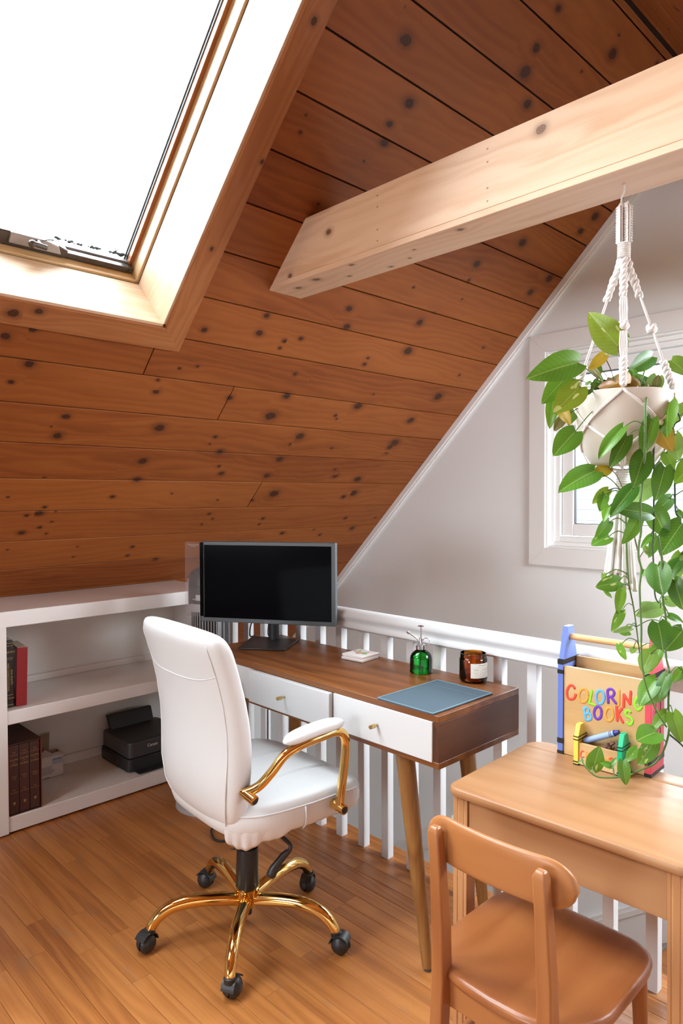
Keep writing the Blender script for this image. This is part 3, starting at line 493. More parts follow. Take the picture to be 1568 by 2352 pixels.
skirt('trim_2', 2.45, 2.9, 0.235, 0.13, XG)

# ceiling: dark backing behind single boards
MS = basis((0, K, 0), (1, 0, 0), (0, -S2, S2), (0, -S2, -S2))
MO = basis((0, 2 * RIDGE - K, 0), (-1, 0, 0), (0, S2, S2), (0, S2, -S2))
hx0, hx1 = OSK.x - SKW, OSK.x; hz0, hz1 = OSK.z, OSK.z + SKH * S2
def slab(M4, x0, x1, y0, y1, holes):
    b = MB(); T0, T1 = -0.06, -0.021; xc = x0
    for a0, a1, b0, b1 in sorted(holes):
        b.box(xc, a0, y0, y1, T0, T1); b.box(a0, a1, y0, b0, T0, T1); b.box(a0, a1, b1, y1, T0, T1); xc = a1
    b.box(xc, x1, y0, y1, T0, T1)
    return b.xf(M4)
ytop = (K - RIDGE) / S2 + 0.02
cb = slab(MS, XB, XG, -0.1 / S2, ytop, [(hx0 - 0.02, hx1 + 0.02, hz0 / S2 - 0.02, hz1 / S2 + 0.02), (TX0, TX1, TZ0 / S2, TZ1 / S2)])
c2 = slab(MO, -XG, -XB, -0.1 / S2, ytop, [(-OX1, -OX0, OZ0 / S2, OZ1 / S2)])
cb.add(c2.v, c2.f)
ceiling = struct(cb.build('ceiling', 'ceiling_back'))
ZR = [1.032 + 0.1295 * k for k in range(-9, 17)] + [3.122]
SPLIT = {1.847: 1.30, 1.74: 1.72, 1.353: 2.166}
def slope_rows(M4, sign, holes, knots, dense):
    for z0, z1 in zip(ZR, ZR[1:]):
        xs0 = XE if z1 < 0.90 else XB
        if sign < 0 and z1 < 0.90: continue
        cuts = [xs0, XG]
        for zz, xx in SPLIT.items():
            if sign > 0 and z0 < zz < z1: cuts.append(xx)
        if xs0 < 0: cuts.append(RND.uniform(-1.6, -0.4))
        cuts = sorted(cuts)
        segs = list(zip(cuts, cuts[1:]))
        out = [(s0, s1, z0, z1) for s0, s1 in segs]
        for a0, a1, b0, b1 in holes:
            new = []
            for s0, s1, q0, q1 in out:
                if q1 <= b0 or q0 >= b1 or s1 <= a0 or s0 >= a1: new.append((s0, s1, q0, q1)); continue
                if s0 < a0: new.append((s0, a0, q0, q1))
                if s1 > a1: new.append((a1, s1, q0, q1))
                m0, m1 = max(s0, a0), min(s1, a1)
                if q0 < b0: new.append((m0, m1, q0, b0))
                if q1 > b1: new.append((m0, m1, b1, q1))
            out = new
        for s0, s1, q0, q1 in out:
            g = 0.0027; W = (q1 - q0) / S2 - 2 * g; L = s1 - s0 - 0.0045
            if W < 0.004 or L < 0.02: continue
            kn = []
            for kx, kz, kr in knots:
                if s0 - 0.02 < kx < s1 + 0.02 and q0 - 0.012 < kz < q1 + 0.012:
                    kn.append(((kx - s0) if sign > 0 else (s1 - kx), (kz - q0) / S2, kr))
            o = Vector(((s0 + 0.001) if sign > 0 else -(s1 - 0.001), q0 / S2 + g, 0))
            board('board', 'ceiling_pine', ceiling, M4 @ Matrix.Translation(o), L, W, 0.02, [(a_, b_, c_ * 0.9) for a_, b_, c_ in kn], ch=0.0012)
extra = [(RND.uniform(XB, 0.7), RND.uniform(0.95, 3.1), RND.choice((0.006, 0.01, 0.016))) for _ in range(60)]
slope_rows(MS, 1, [(hx0, hx1, hz0, hz1), (TX0, TX1, TZ0, TZ1)], KNOTS + [e for e in extra if e[0] < 0.55], True)
extra2 = [(RND.uniform(XB, XG), RND.uniform(0.95, 3.1), RND.choice((0.006, 0.01, 0.016))) for _ in range(90)]
slope_rows(MO, -1, [(OX0, OX1, OZ0, OZ1)], extra2, False)
# lining of the added twin skylight
tw_ = MB(); yb0, yb1 = TZ0 / S2, TZ1 / S2
tw_.box(TX0 - 0.02, TX0 + 0.02, yb0, yb1, -0.3, 0.012).box(TX1 - 0.02, TX1 + 0.02, yb0, yb1, -0.3, 0.012).box(TX0, TX1, yb0 - 0.02, yb0 + 0.02, -0.3, 0.012).box(TX0, TX1, yb1 - 0.02, yb1 + 0.02, -0.3, 0.012)
struct(tw_.xf(MS).build('added_window_5', 'shaft_pine'))

# ------------------------------------------------------------------ skylight
sky = bpy.data.objects.new('window_1', None); C.objects.link(sky); struct(sky)
sky.matrix_world = basis(OSK, (1, 0, 0), SLOPE_UP, SLOPE_IN)
ci, co_ = 0.010, 0.098; cw = co_ - ci; tz = 0.02
X_, Y_, Z_ = Vector((1, 0, 0)), Vector((0, 1, 0)), Vector((0, 0, 1))
board('casing', 'casing_pine', sky, basis((co_, -co_, tz), Y_, -X_, Z_), SKH + 2 * co_, cw, 0.02, [(1.145, 0.044, 0.009), (0.74, 0.01, 0.006), (0.42, 0.05, 0.006)], skew0=cw - 0.0012, skew1=-cw)
board('casing', 'casing_pine', sky, basis((-SKW - co_, -co_, tz), X_, Y_, Z_), SKW + 2 * co_, cw, 0.02, [(0.652, 0.043, 0.014), (0.725, 0.066, 0.010)], skew0=cw, skew1=-cw - 0.0012)
board('casing', 'casing_pine', sky, basis((-SKW - co_, SKH + co_, tz), -Y_, X_, Z_), SKH + 2 * co_, cw, 0.02, [(0.5, 0.04, 0.01)], skew0=cw, skew1=-cw)
board('casing', 'casing_pine', sky, basis((co_, SKH + co_, tz), -X_, -Y_, Z_), SKW + 2 * co_, cw, 0.02, [(0.5, 0.04, 0.01)], skew0=cw, skew1=-cw)
sd = 0.25
for o, xa, L in (((0, 0, 0.008), Y_, SKH), ((-SKW, 0, 0.008), X_, SKW), ((-SKW, SKH, 0.008), -Y_, SKH), ((0, SKH, 0.008), -X_, SKW)):
    board('shaft_lining', 'shaft_pine', sky, basis(o, xa, -Z_, xa.cross(-Z_)), L, sd + 0.006, 0.018, ch=0.001)
def ring(name, mat, ins, out, z0, z1, bevel=0.002):
    W, H = SKW, SKH
    for (a0, a1, b0, b1) in ((-ins, out, -out, H + out), (-W - out, -W + ins, -out, H + out), (-W + ins, -ins, -out, ins), (-W + ins, -ins, H - ins, H + out)):
        vertical = (b1 - b0) > (a1 - a0)
        if vertical:   # grain along x of the piece
            MB().box(0, b1 - b0, 0, a1 - a0, z0, z1).build(name, mat, sky, bevel=bevel, mw=basis((a1, b0, 0), Y_, -X_, Z_))
        else:
            MB().box(0, a1 - a0, 0, b1 - b0, z0, z1).build(name, mat, sky, bevel=bevel, mw=basis((a0, b0, 0), X_, Y_, Z_))
ring('curb', 'ceiling_back', -0.0195, 0.055, -0.405, -0.022, 0)
ring('gap_strip', 'ceiling_back', -0.004, 0.03, -0.262, -0.2485, 0)
ring('window_frame', 'sash_pine', 0.006, 0.045, -0.330, -0.258, 0.003)
ring('sash', 'casing_pine', 0.020, 0.045, -0.358, -0.328, 0.002)
ring('gasket', 'rubber', 0.0225, 0.05, -0.364, -0.356, 0)
MB().box(-SKW + 0.0, 0, 0, SKH, -0.371, -0.366).build('pane', 'window_glass', sky)
ring('outer_frame', 'window_white', 0.0235, 0.06, -0.40, -0.374, 0.001)
MB().box(-SKW + 0.02, -0.012, 0.010, 0.030, -0.338, -0.300).build('lock_bar', 'dark_metal', sky, bevel=0.002)
MB().box(-SKW + 0.02, -0.02, 0.03, 0.036, -0.352, -0.336).build('lock_rail', 'pale_metal', sky, bevel=0.001)
MB().lathe([(0.004, 0), (0.004, 0.002)], 10, (-0.028, 0.02, -0.3)).build('screw', 'rubber', sky)
ob = MB().prism([(-0.52, 0.0), (-0.275, 0.0), (-0.262, 0.014), (-0.262, 0.03), (-0.30, 0.042), (-0.335, 0.05), (-0.52, 0.05)], lambda u, v, w: (u, v + 0.008, w), -0.345, -0.296)
op = ob.build('lock_case', 'dark_metal', sky, bevel=0.004)
MB().prism([(-0.46, 0.018), (-0.285, 0.018), (-0.30, 0.046), (-0.345, 0.056), (-0.46, 0.056)], lambda u, v, w: (u, v + 0.004, w), -0.30, -0.288).build('cover', 'pale_metal', op, bevel=0.003)
MB().tube([(-0.372, 0.05, -0.29), (-0.372, 0.05, -0.262)], 0.008, 12).build('spindle', 'dark_metal', op, smooth=40)
MB().tube([(-0.40, 0.055, -0.256), (-0.352, 0.05, -0.258)], 0.009, 12).ball((-0.402, 0.055, -0.252), 0.013).build('handle', 'dark_metal', op, smooth=50)
MB().tube(smooth_pts([(-0.36, 0.055, -0.29), (-0.345, 0.075, -0.27), (-0.325, 0.07, -0.285), (-0.315, 0.055, -0.32), (-0.305, 0.05, -0.335)]), 0.0016, 6).build('wire', 'rubber', sky, smooth=60)
dm = MB()
for i in range(70):
    q = RND.random() ** 2; xx = -0.03 - q * 0.9; s = RND.uniform(0.002, 0.006) * (1.3 - q)
    dm.ball((xx, 0.036 + RND.random() * 0.006, -0.3725 - s * 0.3), s * 1.4, s, s * 0.5, 6, 4)
for i in range(14):
    s = RND.uniform(0.002, 0.006); dm.ball((-0.04 - RND.random() * 0.03, 0.036 + RND.random() * 0.02, -0.374), s, s, s * .5, 6, 4)
db = dm.build('leaf_litter', 'debris', sky); db['kind'] = 'stuff'
# added opposite skylight and added window behind the camera: plain frames round the openings
MB().box(-OX1, -OX1 + 0.05, OZ0 / S2, OZ1 / S2, -0.12, 0.015).box(-OX0 - 0.05, -OX0, OZ0 / S2, OZ1 / S2, -0.12, 0.015).box(-OX1, -OX0, OZ0 / S2, OZ0 / S2 + 0.05, -0.12, 0.015).box(-OX1, -OX0, OZ1 / S2 - 0.05, OZ1 / S2, -0.12, 0.015).xf(MO).build('added_window_3', 'casing_pine')['kind'] = 'structure'
wr = MB()
for a, b_, c, d in ((BY0, BY1, BZ0, BZ0 + 0.06), (BY0, BY1, BZ1 - 0.06, BZ1), (BY0, BY0 + 0.06, BZ0, BZ1), (BY1 - 0.06, BY1, BZ0, BZ1), ((BY0 + BY1) / 2 - 0.04, (BY0 + BY1) / 2 + 0.04, BZ0, BZ1)):
    wr.box(XB - 0.1, XB + 0.015, a, b_, c, d)
struct(wr.build('added_window_4', 'window_white'))

# ------------------------------------------------------------------ beam
bx0, bx1, bz0, bz1 = 1.652, 1.813, 2.130, 2.342
beam = struct(box('trim_collar_beam', 'ceiling_back', None, (bx0 + 0.021, bx1 - 0.021, 2 * RIDGE - (K - 2.33), K - 2.33, bz0 + 0.02, bz1 - 0.03)))
zf = bz0 + 0.019
yk = lambda z: K - z
board('face_board', 'lit_beam_pine', beam, basis((bx0, yk(zf), zf), -Y_, Z_, -X_), 2 * (yk(zf) - RIDGE), bz1 - zf, 0.02,
      [(yk(zf) - 0.941, 2.305 - zf, 0.0115), (yk(zf) - 1.748, 2.259 - zf, 0.010), (yk(zf) - 1.955, 0.008, 0.008), (yk(zf) - 0.45, 0.05, 0.012)] + [(yk(zf) - yy, 0.02 + 0.036 * i, 0.0016) for yy in (1.105, 1.521) for i in range(5)], ch=0.002, skew0=bz1 - zf, skew1=-(bz1 - zf), cell=0.03)
board('face_board', 'lit_beam_pine', beam, basis((bx1, 2 * RIDGE - yk(zf), zf), Y_, Z_, X_), 2 * (yk(zf) - RIDGE), bz1 - zf, 0.02, [(0.5, 0.1, 0.01)], ch=0.002, skew0=bz1 - zf, skew1=-(bz1 - zf))
board('soffit_board', 'lit_beam_pine', beam, basis((bx1, yk(bz0), bz0), -Y_, -X_, -Z_), 2 * (yk(bz0) - RIDGE), bx1 - bx0, 0.0185,
      [(0.10, 0.10, 0.010), (0.22, 0.12, 0.012), (0.42, 0.14, 0.007), (0.50, 0.03, 0.006), (0.33, 0.06, 0.006), (0.86, 0.13, 0.008), (0.60, 0.05, 0.004), (0.66, 0.10, 0.004)], ch=0.0015, cell=0.03)
board('top_board', 'lit_beam_pine', beam, basis((bx0 + 0.021, yk(bz1) - 0.001, bz1 - 0.012), -Y_, X_, Z_), 2 * (yk(bz1) - RIDGE) - 0.002, bx1 - bx0 - 0.042, 0.012, ch=0.001)

# rake trims on the gable wall
def rake(name, sgn, w0, w1, t):
    b = MB(); fy = lambda y: y if sgn > 0 else 2 * RIDGE - y
    p = []
    for (y, z) in ((4.28, K - 4.28), (RIDGE, K - RIDGE)):
        for d in (w0, w1): p.append((fy(y) - sgn * 0.0, z - d / S2))
    a, b_, c, d = p
    b.prism([a, b_, d, c], lambda y, z, x: (x, y, z), XG - t, XG)
    return struct(b.build(name, 'trim_paint', bevel=0.001))
rake('trim_3', 1, 0.0, 0.030, 0.022); rake('trim_4', 1, 0.030, 0.042, 0.014); rake('trim_5', -1, 0.0, 0.042, 0.02)

# ------------------------------------------------------------------ gable window
win = bpy.data.objects.new('window_2', None); C.objects.link(win); win.location = (XG, (WY0 + WY1) / 2, WZ0); struct(win)
def wbox(name, mat, y0, y1, z0, z1, x0, x1, bev=0.002):
    c = Vector(win.location); return MB().box(x0 - c.x + XG, x1 - c.x + XG, y0 - c.y, y1 - c.y, z0 - c.z, z1 - c.z).build(name, mat, win, bevel=bev)
CW = 0.092
def wpoly(name, mat, poly, x0, x1, bev=0.001):
    c = Vector(win.location)
    return MB().prism(poly, lambda y, z, x: (x, y - c.y, z - c.z), x0, x1).build(name, mat, win, bevel=bev)
g = 0.0006
wpoly('casing', 'trim_paint', [(WY1 + g, WZ0 + g), (WY1 + CW, WZ0 - CW + g), (WY1 + CW, WZ1 + CW - g), (WY1 + g, WZ1 - g)], -0.016, 0)
wpoly('casing', 'trim_paint', [(WY0, WZ0 + g), (WY0 - CW, WZ0 - CW + g), (WY0 - CW, WZ1 + CW - g), (WY0, WZ1 - g)], -0.016, 0)
wpoly('casing', 'trim_paint', [(WY1, WZ0), (WY1 + CW, WZ0 - CW), (WY0 - CW, WZ0 - CW), (WY0, WZ0)], -0.016, 0)
wpoly('casing', 'trim_paint', [(WY1, WZ1), (WY1 + CW, WZ1 + CW), (WY0 - CW, WZ1 + CW), (WY0, WZ1)], -0.016, 0)
def wring(name, mat, i0, i1, x0, x1, bev=0.003, y0=WY0, y1=WY1, z0=WZ0, z1=WZ1):
    wbox(name, mat, y1 - i1, y1 - i0, z0 + i0, z1 - i0, x0, x1, bev); wbox(name, mat, y0 + i0, y0 + i1, z0 + i0, z1 - i0, x0, x1, bev)
    wbox(name, mat, y0 + i1, y1 - i1, z0 + i0, z0 + i1, x0, x1, bev); wbox(name, mat, y0 + i1, y1 - i1, z1 - i1, z1 - i0, x0, x1, bev)
wring('jamb_liner', 'window_white', 0.0, 0.012, -0.004, 0.10)
wring('stop', 'window_white', 0.012, 0.034, 0.022, 0.10)
wring('window_frame', 'window_white', 0.034, 0.062, 0.034, 0.11)
ym = (WY0 + WY1) / 2
wbox('mullion', 'window_white', ym - 0.03, ym + 0.03, WZ0 + 0.06, WZ1 - 0.06, 0.03, 0.11)
for a, b_ in ((WY0 + 0.062, ym - 0.03), (ym + 0.03, WY1 - 0.062)):
    wring('sash', 'window_white', 0.004, 0.066, 0.048, 0.095, 0.004, a, b_, WZ0 + 0.062, WZ1 - 0.062)
    wring('glazing_bead', 'graphite', 0.066, 0.070, 0.060, 0.085, 0, a, b_, WZ0 + 0.062, WZ1 - 0.062)
    wbox('pane', 'window_glass', a + 0.066, b_ - 0.066, WZ0 + 0.128, WZ1 - 0.128, 0.070, 0.074, 0)

# ------------------------------------------------------------------ outside
struct(MB().box(-40, 60, -40, 60, -6.1, -6.0).build('ground', 'lawn'))
nh = thing('neighbour_house', 'grey shingled roof of the house outside the gable window', 'house', (7.0, 1.0, -1.0))
for k in range(22):
    z0 = -0.2 + 0.155 * k; x0 = 0.0 + 0.20 * k
    MB().hexa([(x0, -6, z0 - .02), (x0 + 0.28, -6, z0 + 0.19), (x0 + 0.28, 9, z0 + 0.19), (x0, 9, z0 - .02), (x0 - .006, -6, z0 + 0.006), (x0 + 0.27, -6, z0 + 0.21), (x0 + 0.27, 9, z0 + 0.21), (x0 - .006, 9, z0 + 0.006)]).build('shingle_course', 'shingle', nh)
box('eave_board', 'trim_paint', nh, (0.0, 0.06, -6, 9, -0.42, -0.2))
box('wall', 'siding', nh, (0.25, 5.0, -5.7, 8.7, -5.0, -0.2))
nw = thing('neighbour_wing', 'pink sided gable wing rising beyond the grey shingled roof', 'house', (12.4, 2.6, -6))
MB().prism([(-4.4, 0), (0.0, 0), (0.0, 6.4), (-2.2, 8.2), (-4.4, 6.4)], lambda y, z, x: (x, y, z), 0.9, 5.0).build('wall', 'siding', nw)
MB().prism([(0.3, 6.1), (-2.2, 8.2), (-4.7, 6.1), (-4.7, 6.3), (-2.2, 8.45), (0.3, 6.3)], lambda y, z, x: (x, y, z), 0.7, 5.2).build('roof', 'shingle', nw)
# ------------------------------------------------------------------ built-in bookshelf
SY = 2.878
bs = thing('bookshelf', 'long low white painted bookshelf built in under the sloping board ceiling', 'bookshelf', (0.9, SY, 0))
def sb(name, mat, d, bev=0.002):
    return MB().box(d[0] - 0.9, d[1] - 0.9, d[2] - SY, d[3] - SY, d[4], d[5]).build(name, mat, bs, bevel=bev)
sb('top_board', 'shelf_paint', (-0.7, 1.968, SY, 3.312, 0.832, 0.895), 0.003)
sb('shelf', 'shelf_paint', (0.956, 1.948, SY + 0.002, 3.284, 0.441, 0.496), 0.003)
sb('bottom_board', 'shelf_paint', (0.956, 1.948, SY + 0.002, 3.284, 0.008, 0.069), 0.003)
sb('shelf', 'shelf_paint', (-0.7, 0.862, SY + 0.002, 3.284, 0.441, 0.496), 0.003)
sb('bottom_board', 'shelf_paint', (-0.7, 0.862, SY + 0.002, 3.284, 0.008, 0.069), 0.003)
sb('stile', 'shelf_paint', (0.863, 0.955, SY - 0.003, SY + 0.02, 0.006, 0.834), 0.002)
sb('divider', 'shelf_back_paint', (0.90, 0.93, SY + 0.02, 3.284, 0.008, 0.831), 0)
sb('end_panel', 'shelf_paint', (1.948, 1.968, SY, 3.305, 0.004, 0.831), 0.002)
sb('back_panel', 'shelf_back_paint', (-0.7, 1.948, 3.285, 3.31, 0.004, 0.831), 0)
for a, b_ in ((0.931, 1.947), (-0.7, 0.899)):
    sb('cleat', 'shelf_back_paint', (a, b_, 3.268, 3.2845, 0.4965, 0.527), 0.002)
    sb('cleat', 'shelf_back_paint', (a, b_, 3.268, 3.2845, 0.0695, 0.112), 0.002)
# books
def facey(x, y, z): return basis((x, y, z), X_, Z_, -Y_)
def spine_down(x, y, z): return basis((x, y, z), -Z_, X_, -Y_)
bk = thing('book', 'thick black law book with gilt lettering standing beside the red book', 'book', (0.9515, 2.925, 0.4962))
MB().box(0.0, 0.046, 0, 0.19, 0, 0.275).build('cover', 'book_black', bk, bevel=0.004)
box('page_block', 'page', bk, (0.004, 0.042, 0.006, 0.186, 0.2755, 0.2765))
for z, h in ((0.262, .0016), (0.251, .0012), (0.202, .0012), (0.196, .0008), (0.052, .0012), (0.012, .0016)):
    box('gilt_band', 'gilt', bk, (0.001, 0.045, -0.0009, 0.001, z, z + h))
text('lettering', 'ABERNATHY', 0.0115, 'gilt', bk, facey(0.020, -0.0008, 0.226))
for i, s in enumerate(('CIVIL RIGHTS', 'AND CONSTITUTIONAL', 'LITIGATION')):
    text('lettering', s, 0.0105, 'gilt', bk, spine_down(0.037 - 0.0125 * i, -0.0008, 0.125))
text('lettering', 'West Group', 0.009, 'gilt', bk, facey(0.024, -0.0008, 0.040))
bk2 = thing('book', 'plain dark red hardback leaning slightly on the upper shelf', 'book', (1.003, 2.922, 0.4976))
bk2.rotation_euler = (0, R(1.6), R(-6))
MB().box(0.0, 0.042, 0, 0.16, 0, 0.238).build('cover', 'book_red', bk2, bevel=0.002)
box('page_block', 'page', bk2, (0.003, 0.039, 0.004, 0.157, 0.2382, 0.2392))
MB().lathe([(0.0035, 0), (0.0035, 0.0006)], 10).xf(Matrix.Rotation(R(90), 4, 'X')).build('emblem', 'ink', bk2, mw=Matrix.Translation((0.022, -0.0002, 0.035)))
# slipcase with three volumes
sc = thing('slipcase', 'dark brown slipcase with red edges holding three brown volumes on the bottom shelf', 'slipcase', (0.958, 2.890, 0.0692))
W_, D_, H_ = 0.132, 0.255, 0.288
box('side', 'slipcase_brown', sc, (0, 0.0025, 0, D_, 0, H_)); box('side', 'slipcase_brown', sc, (W_ - 0.0025, W_, 0, D_, 0, H_))
box('top', 'slipcase_brown', sc, (0.0025, W_ - 0.0025, 0, D_, H_ - 0.004, H_)); box('bottom', 'slipcase_brown', sc, (0.0025, W_ - 0.0025, 0, D_, 0, 0.003))
box('back', 'slipcase_brown', sc, (0.0025, W_ - 0.0025, D_ - 0.003, D_, 0.003, H_ - 0.004))
box('front_edge', 'slipcase_edge', sc, (W_ - 0.003, W_ + 0.0005, -0.001, 0.0005, 0, H_)); box('front_edge', 'slipcase_edge', sc, (-0.0005, 0.003, -0.001, 0.0005, 0, H_))
NUM = ('ONE', 'TWO', 'THREE'); vw = (W_ - 0.008) / 3
for i in range(3):
    v = thing('book', ('first brown gilt lettered volume in the slipcase, nearest the shelf stile', 'middle brown gilt lettered volume in the slipcase', 'third brown gilt lettered volume in the slipcase, beside the white carton')[i], 'book', (0.958 + 0.004 + vw * i, 2.893 + 0.001 * i, 0.0692 + 0.0032), 0, 'brown volumes in the slipcase')
    w = vw - 0.0016
    MB().box(0, w, 0, 0.245, 0, 0.2775).build('cover', 'volume_brown', v, bevel=0.0025)
    for s, z, sz, mt in (('THE', 0.248, 0.0075, 'gilt_pale'), ('COMPLETE', 0.238, 0.0062, 'gilt_pale'), ('CALVIN', 0.219, 0.0092, 'gilt'), ('AND', 0.209, 0.0045, 'gilt'), ('HOBBES', 0.198, 0.0088, 'gilt'),
                         ('BOOK', 0.150, 0.0066, 'gilt_pale'), (NUM[i], 0.141, 0.0066, 'gilt_pale'), ('BILL', 0.096, 0.0066, 'gilt_pale'), ('WATTERSON', 0.086, 0.0056, 'gilt_pale')):
        text('lettering', s, sz, mt, v, facey(w / 2, -0.0004, z))
    MB().prism([(-0.0045, 0.006), (0.0045, 0.006), (0.0045, -0.002), (0, -0.007), (-0.0045, -0.002)], lambda a, b_, c: (w / 2 + a, c, 0.042 + b_), -0.0006, 0.0002).build('emblem', 'gilt', v)
# white carton with torn flap
ct = thing('carton', 'small opened white carton with printed lines and a blue sticker', 'box', (1.195, 3.160, 0.0692))
MB().box(-0.06, 0.0965, 0, 0.0015, 0, 0.098).box(-0.06, 0.0965, 0.08, 0.0815, 0, 0.098).box(-0.06, -0.0585, 0, 0.08, 0, 0.098).box(0.095, 0.0965, 0, 0.08, 0, 0.098).box(-0.06, 0.0965, 0, 0.08, 0, 0.002).build('body', 'carton', ct)
MB().prism([(-0.05, 0.098), (0.06, 0.098), (0.075, 0.175), (-0.02, 0.16)], lambda a, b_, c: (a, c + (b_ - 0.098) * 0.35, b_), 0.079, 0.081).build('back_flap', 'carton_brown', ct)
MB().prism([(0.0, 0.098), (0.095, 0.098), (0.085, 0.106), (0.05, 0.104), (0.03, 0.118), (0.012, 0.112)], lambda a, b_, c: (a, c + (b_ - 0.098) * 2.2, b_), 0.002, 0.0035).build('front_flap', 'carton', ct)
box('sticker', 'sticker_blue', ct, (0.045, 0.09, -0.0006, 0.001, 0.058, 0.086))
box('sticker_line', 'tape_blue', ct, (0.048, 0.087, -0.0009, 0.001, 0.079, 0.0815))
for i, wd_ in enumerate((0.052, 0.045, 0.05, 0.062, 0.056, 0.05)):
    box('printed_line', 'ink', ct, (-0.006, -0.006 + wd_, -0.0006, 0.0005, 0.050 - 0.0062 * i, 0.0518 - 0.0062 * i))
box('printed_line', 'ink', ct, (0.008, 0.032, -0.0006, 0.0005, 0.004, 0.006)); box('printed_line', 'ink_pale', ct, (0.052, 0.09, -0.0006, 0.0005, 0.018, 0.0192))
# printer
pr = thing('printer', 'black inkjet printer on the bottom shelf behind the white office chair', 'printer', (1.502, 2.945, 0.0692))
def rbox(x0, x1, y0, y1, z0, z1, r, n=5):
    b = MB(); P = []
    for cx_, cy_, a0 in ((x1 - r, y1 - r, 0), (x0 + r, y1 - r, 90), (x0 + r, y0 + r, 180), (x1 - r, y0 + r, 270)):
        for k in range(n): a = R(a0 + 90 * k / (n - 1)); P.append((cx_ + r * math.cos(a), cy_ + r * math.sin(a)))
    return b.prism(P, lambda u, v, w: (u, v, w), z0, z1)
rbox(0.0, 0.31, 0.0, 0.29, 0.004, 0.062, 0.025).build('base', 'black_plastic', pr, bevel=0.004)
rbox(0.006, 0.304, 0.004, 0.285, 0.0625, 0.138, 0.025).build('body', 'printer_grey', pr, bevel=0.006)
rbox(0.008, 0.302, 0.012, 0.23, 0.1382, 0.142, 0.02).build('scanner_lid', 'black_plastic', pr, bevel=0.002)
MB().hexa([(0.04, 0.25, 0.135), (0.27, 0.25, 0.135), (0.27, 0.272, 0.135), (0.04, 0.272, 0.135), (0.035, 0.285, 0.20), (0.275, 0.285, 0.20), (0.275, 0.305, 0.20), (0.035, 0.305, 0.20)]).build('paper_tray', 'black_plastic', pr, bevel=0.004)
rbox(-0.006, 0.03, 0.10, 0.27, 0.02, 0.055, 0.01).build('side_bulge', 'black_plastic', pr, bevel=0.004)
MB().box(-0.0012, 0.001, 0.035, 0.045, 0.118, 0.132).build('latch', 'rubber', pr, mw=Matrix.Translation((0.006, 0, 0)))
text('lettering', 'Canon', 0.020, 'white_print', pr, facey(0.125, 0.0032, 0.108))
box('output_slot', 'rubber', pr, (0.07, 0.25, -0.001, 0.01, 0.03, 0.052))
MB().box(0.03, 0.2, -0.045, 0.0, 0.005, 0.008).build('output_tray', 'black_plastic', pr)

# ------------------------------------------------------------------ stair railing
rl = thing('stair_railing', 'white painted stair railing with square balusters behind the walnut desk', 'railing', (1.89, 1.0, 0))
prof = [(-0.022, 0.842), (0.054, 0.842), (0.054, 0.852), (0.048, 0.858), (0.046, 0.868), (0.053, 0.878), (0.055, 0.890), (0.048, 0.902), (0.034, 0.908), (-0.002, 0.908), (-0.016, 0.902), (-0.023, 0.890), (-0.021, 0.878), (-0.014, 0.868), (-0.016, 0.858), (-0.022, 0.852)]
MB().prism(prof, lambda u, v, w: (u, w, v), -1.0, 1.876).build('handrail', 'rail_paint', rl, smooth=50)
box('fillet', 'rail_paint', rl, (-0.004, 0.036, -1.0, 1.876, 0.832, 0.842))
bal = None
for k in range(-7, 17):
    y = 2.059 - 0.1217 * k - 1.0
    if y > 1.83: continue
    if bal is None:
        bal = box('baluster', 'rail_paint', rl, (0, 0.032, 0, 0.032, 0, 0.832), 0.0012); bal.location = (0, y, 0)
    else: copy_part(bal, rl, Matrix.Translation((0, y, 0)))
for k in range(2):
    pl = MB().lathe([(0.005, 0), (0.005, 0.0006)], 10).build('screw_plug', 'ceiling_back', rl); pl.location = (0.055, 0.85 - 0.45 * k, 0.0)

# ------------------------------------------------------------------ walnut desk
DX0, DX1, DY0, DY1, DZ0, DZ1 = 1.455, 1.846, 1.118, 2.262, 0.622, 0.765
dk = thing('desk', 'walnut desk with two white drawers and splayed tapered legs', 'desk', ((DX0 + DX1) / 2, (DY0 + DY1) / 2, 0), R(-0.3))
hx, hy = (DX1 - DX0) / 2, (DY1 - DY0) / 2
box('desktop', 'desk_walnut', dk, (-hx, hx, -hy, hy, DZ1 - 0.019, DZ1), 0.0015)
box('bottom_panel', 'desk_walnut', dk, (-hx, hx, -hy, hy, DZ0, DZ0 + 0.017), 0.0015)
for s in (-1, 1):
    box('side_panel', 'shaded_side_walnut', dk, (-hx + 0.0008, hx, s * hy - (0.019 if s > 0 else 0), s * hy + (0.019 if s < 0 else 0), DZ0 + 0.0175, DZ1 - 0.0195), 0.001)
box('back_panel', 'shaded_side_walnut', dk, (hx - 0.012, hx - 0.001, -hy + 0.02, hy - 0.02, DZ0 + 0.0175, DZ1 - 0.0195))
def drawer(y0, y1, out, name='drawer'):
    d = box(name, 'white_drawer', dk, (-hx - 0.014 + out, -hx + 0.004 + out, y0, y1, DZ0 + 0.0145, DZ1 - 0.019), 0.0018)
    return d
def knob(d, y, out):
    MB().lathe([(0.0032, 0), (0.0032, 0.012), (0.0062, 0.0125), (0.0066, 0.016), (0.0062, 0.030), (0.0056, 0.031)], 16).xf(Matrix.Rotation(R(-90), 4, 'Y')).build('knob', 'brass', d, smooth=40, mw=Matrix.Translation((-hx - 0.014 + out, y, 0.692)))
cyd = (DY0 + DY1) / 2
d1 = drawer(-hy + 0.0205, 1.522 - cyd, 0.010); knob(d1, 1.337 - cyd, 0.010)
d2 = drawer(1.526 - cyd, 1.935 - cyd, -0.004); knob(d2, 1.739 - cyd, -0.004)
drawer(1.938 - cyd, hy - 0.0205, 0.010, 'front_panel')
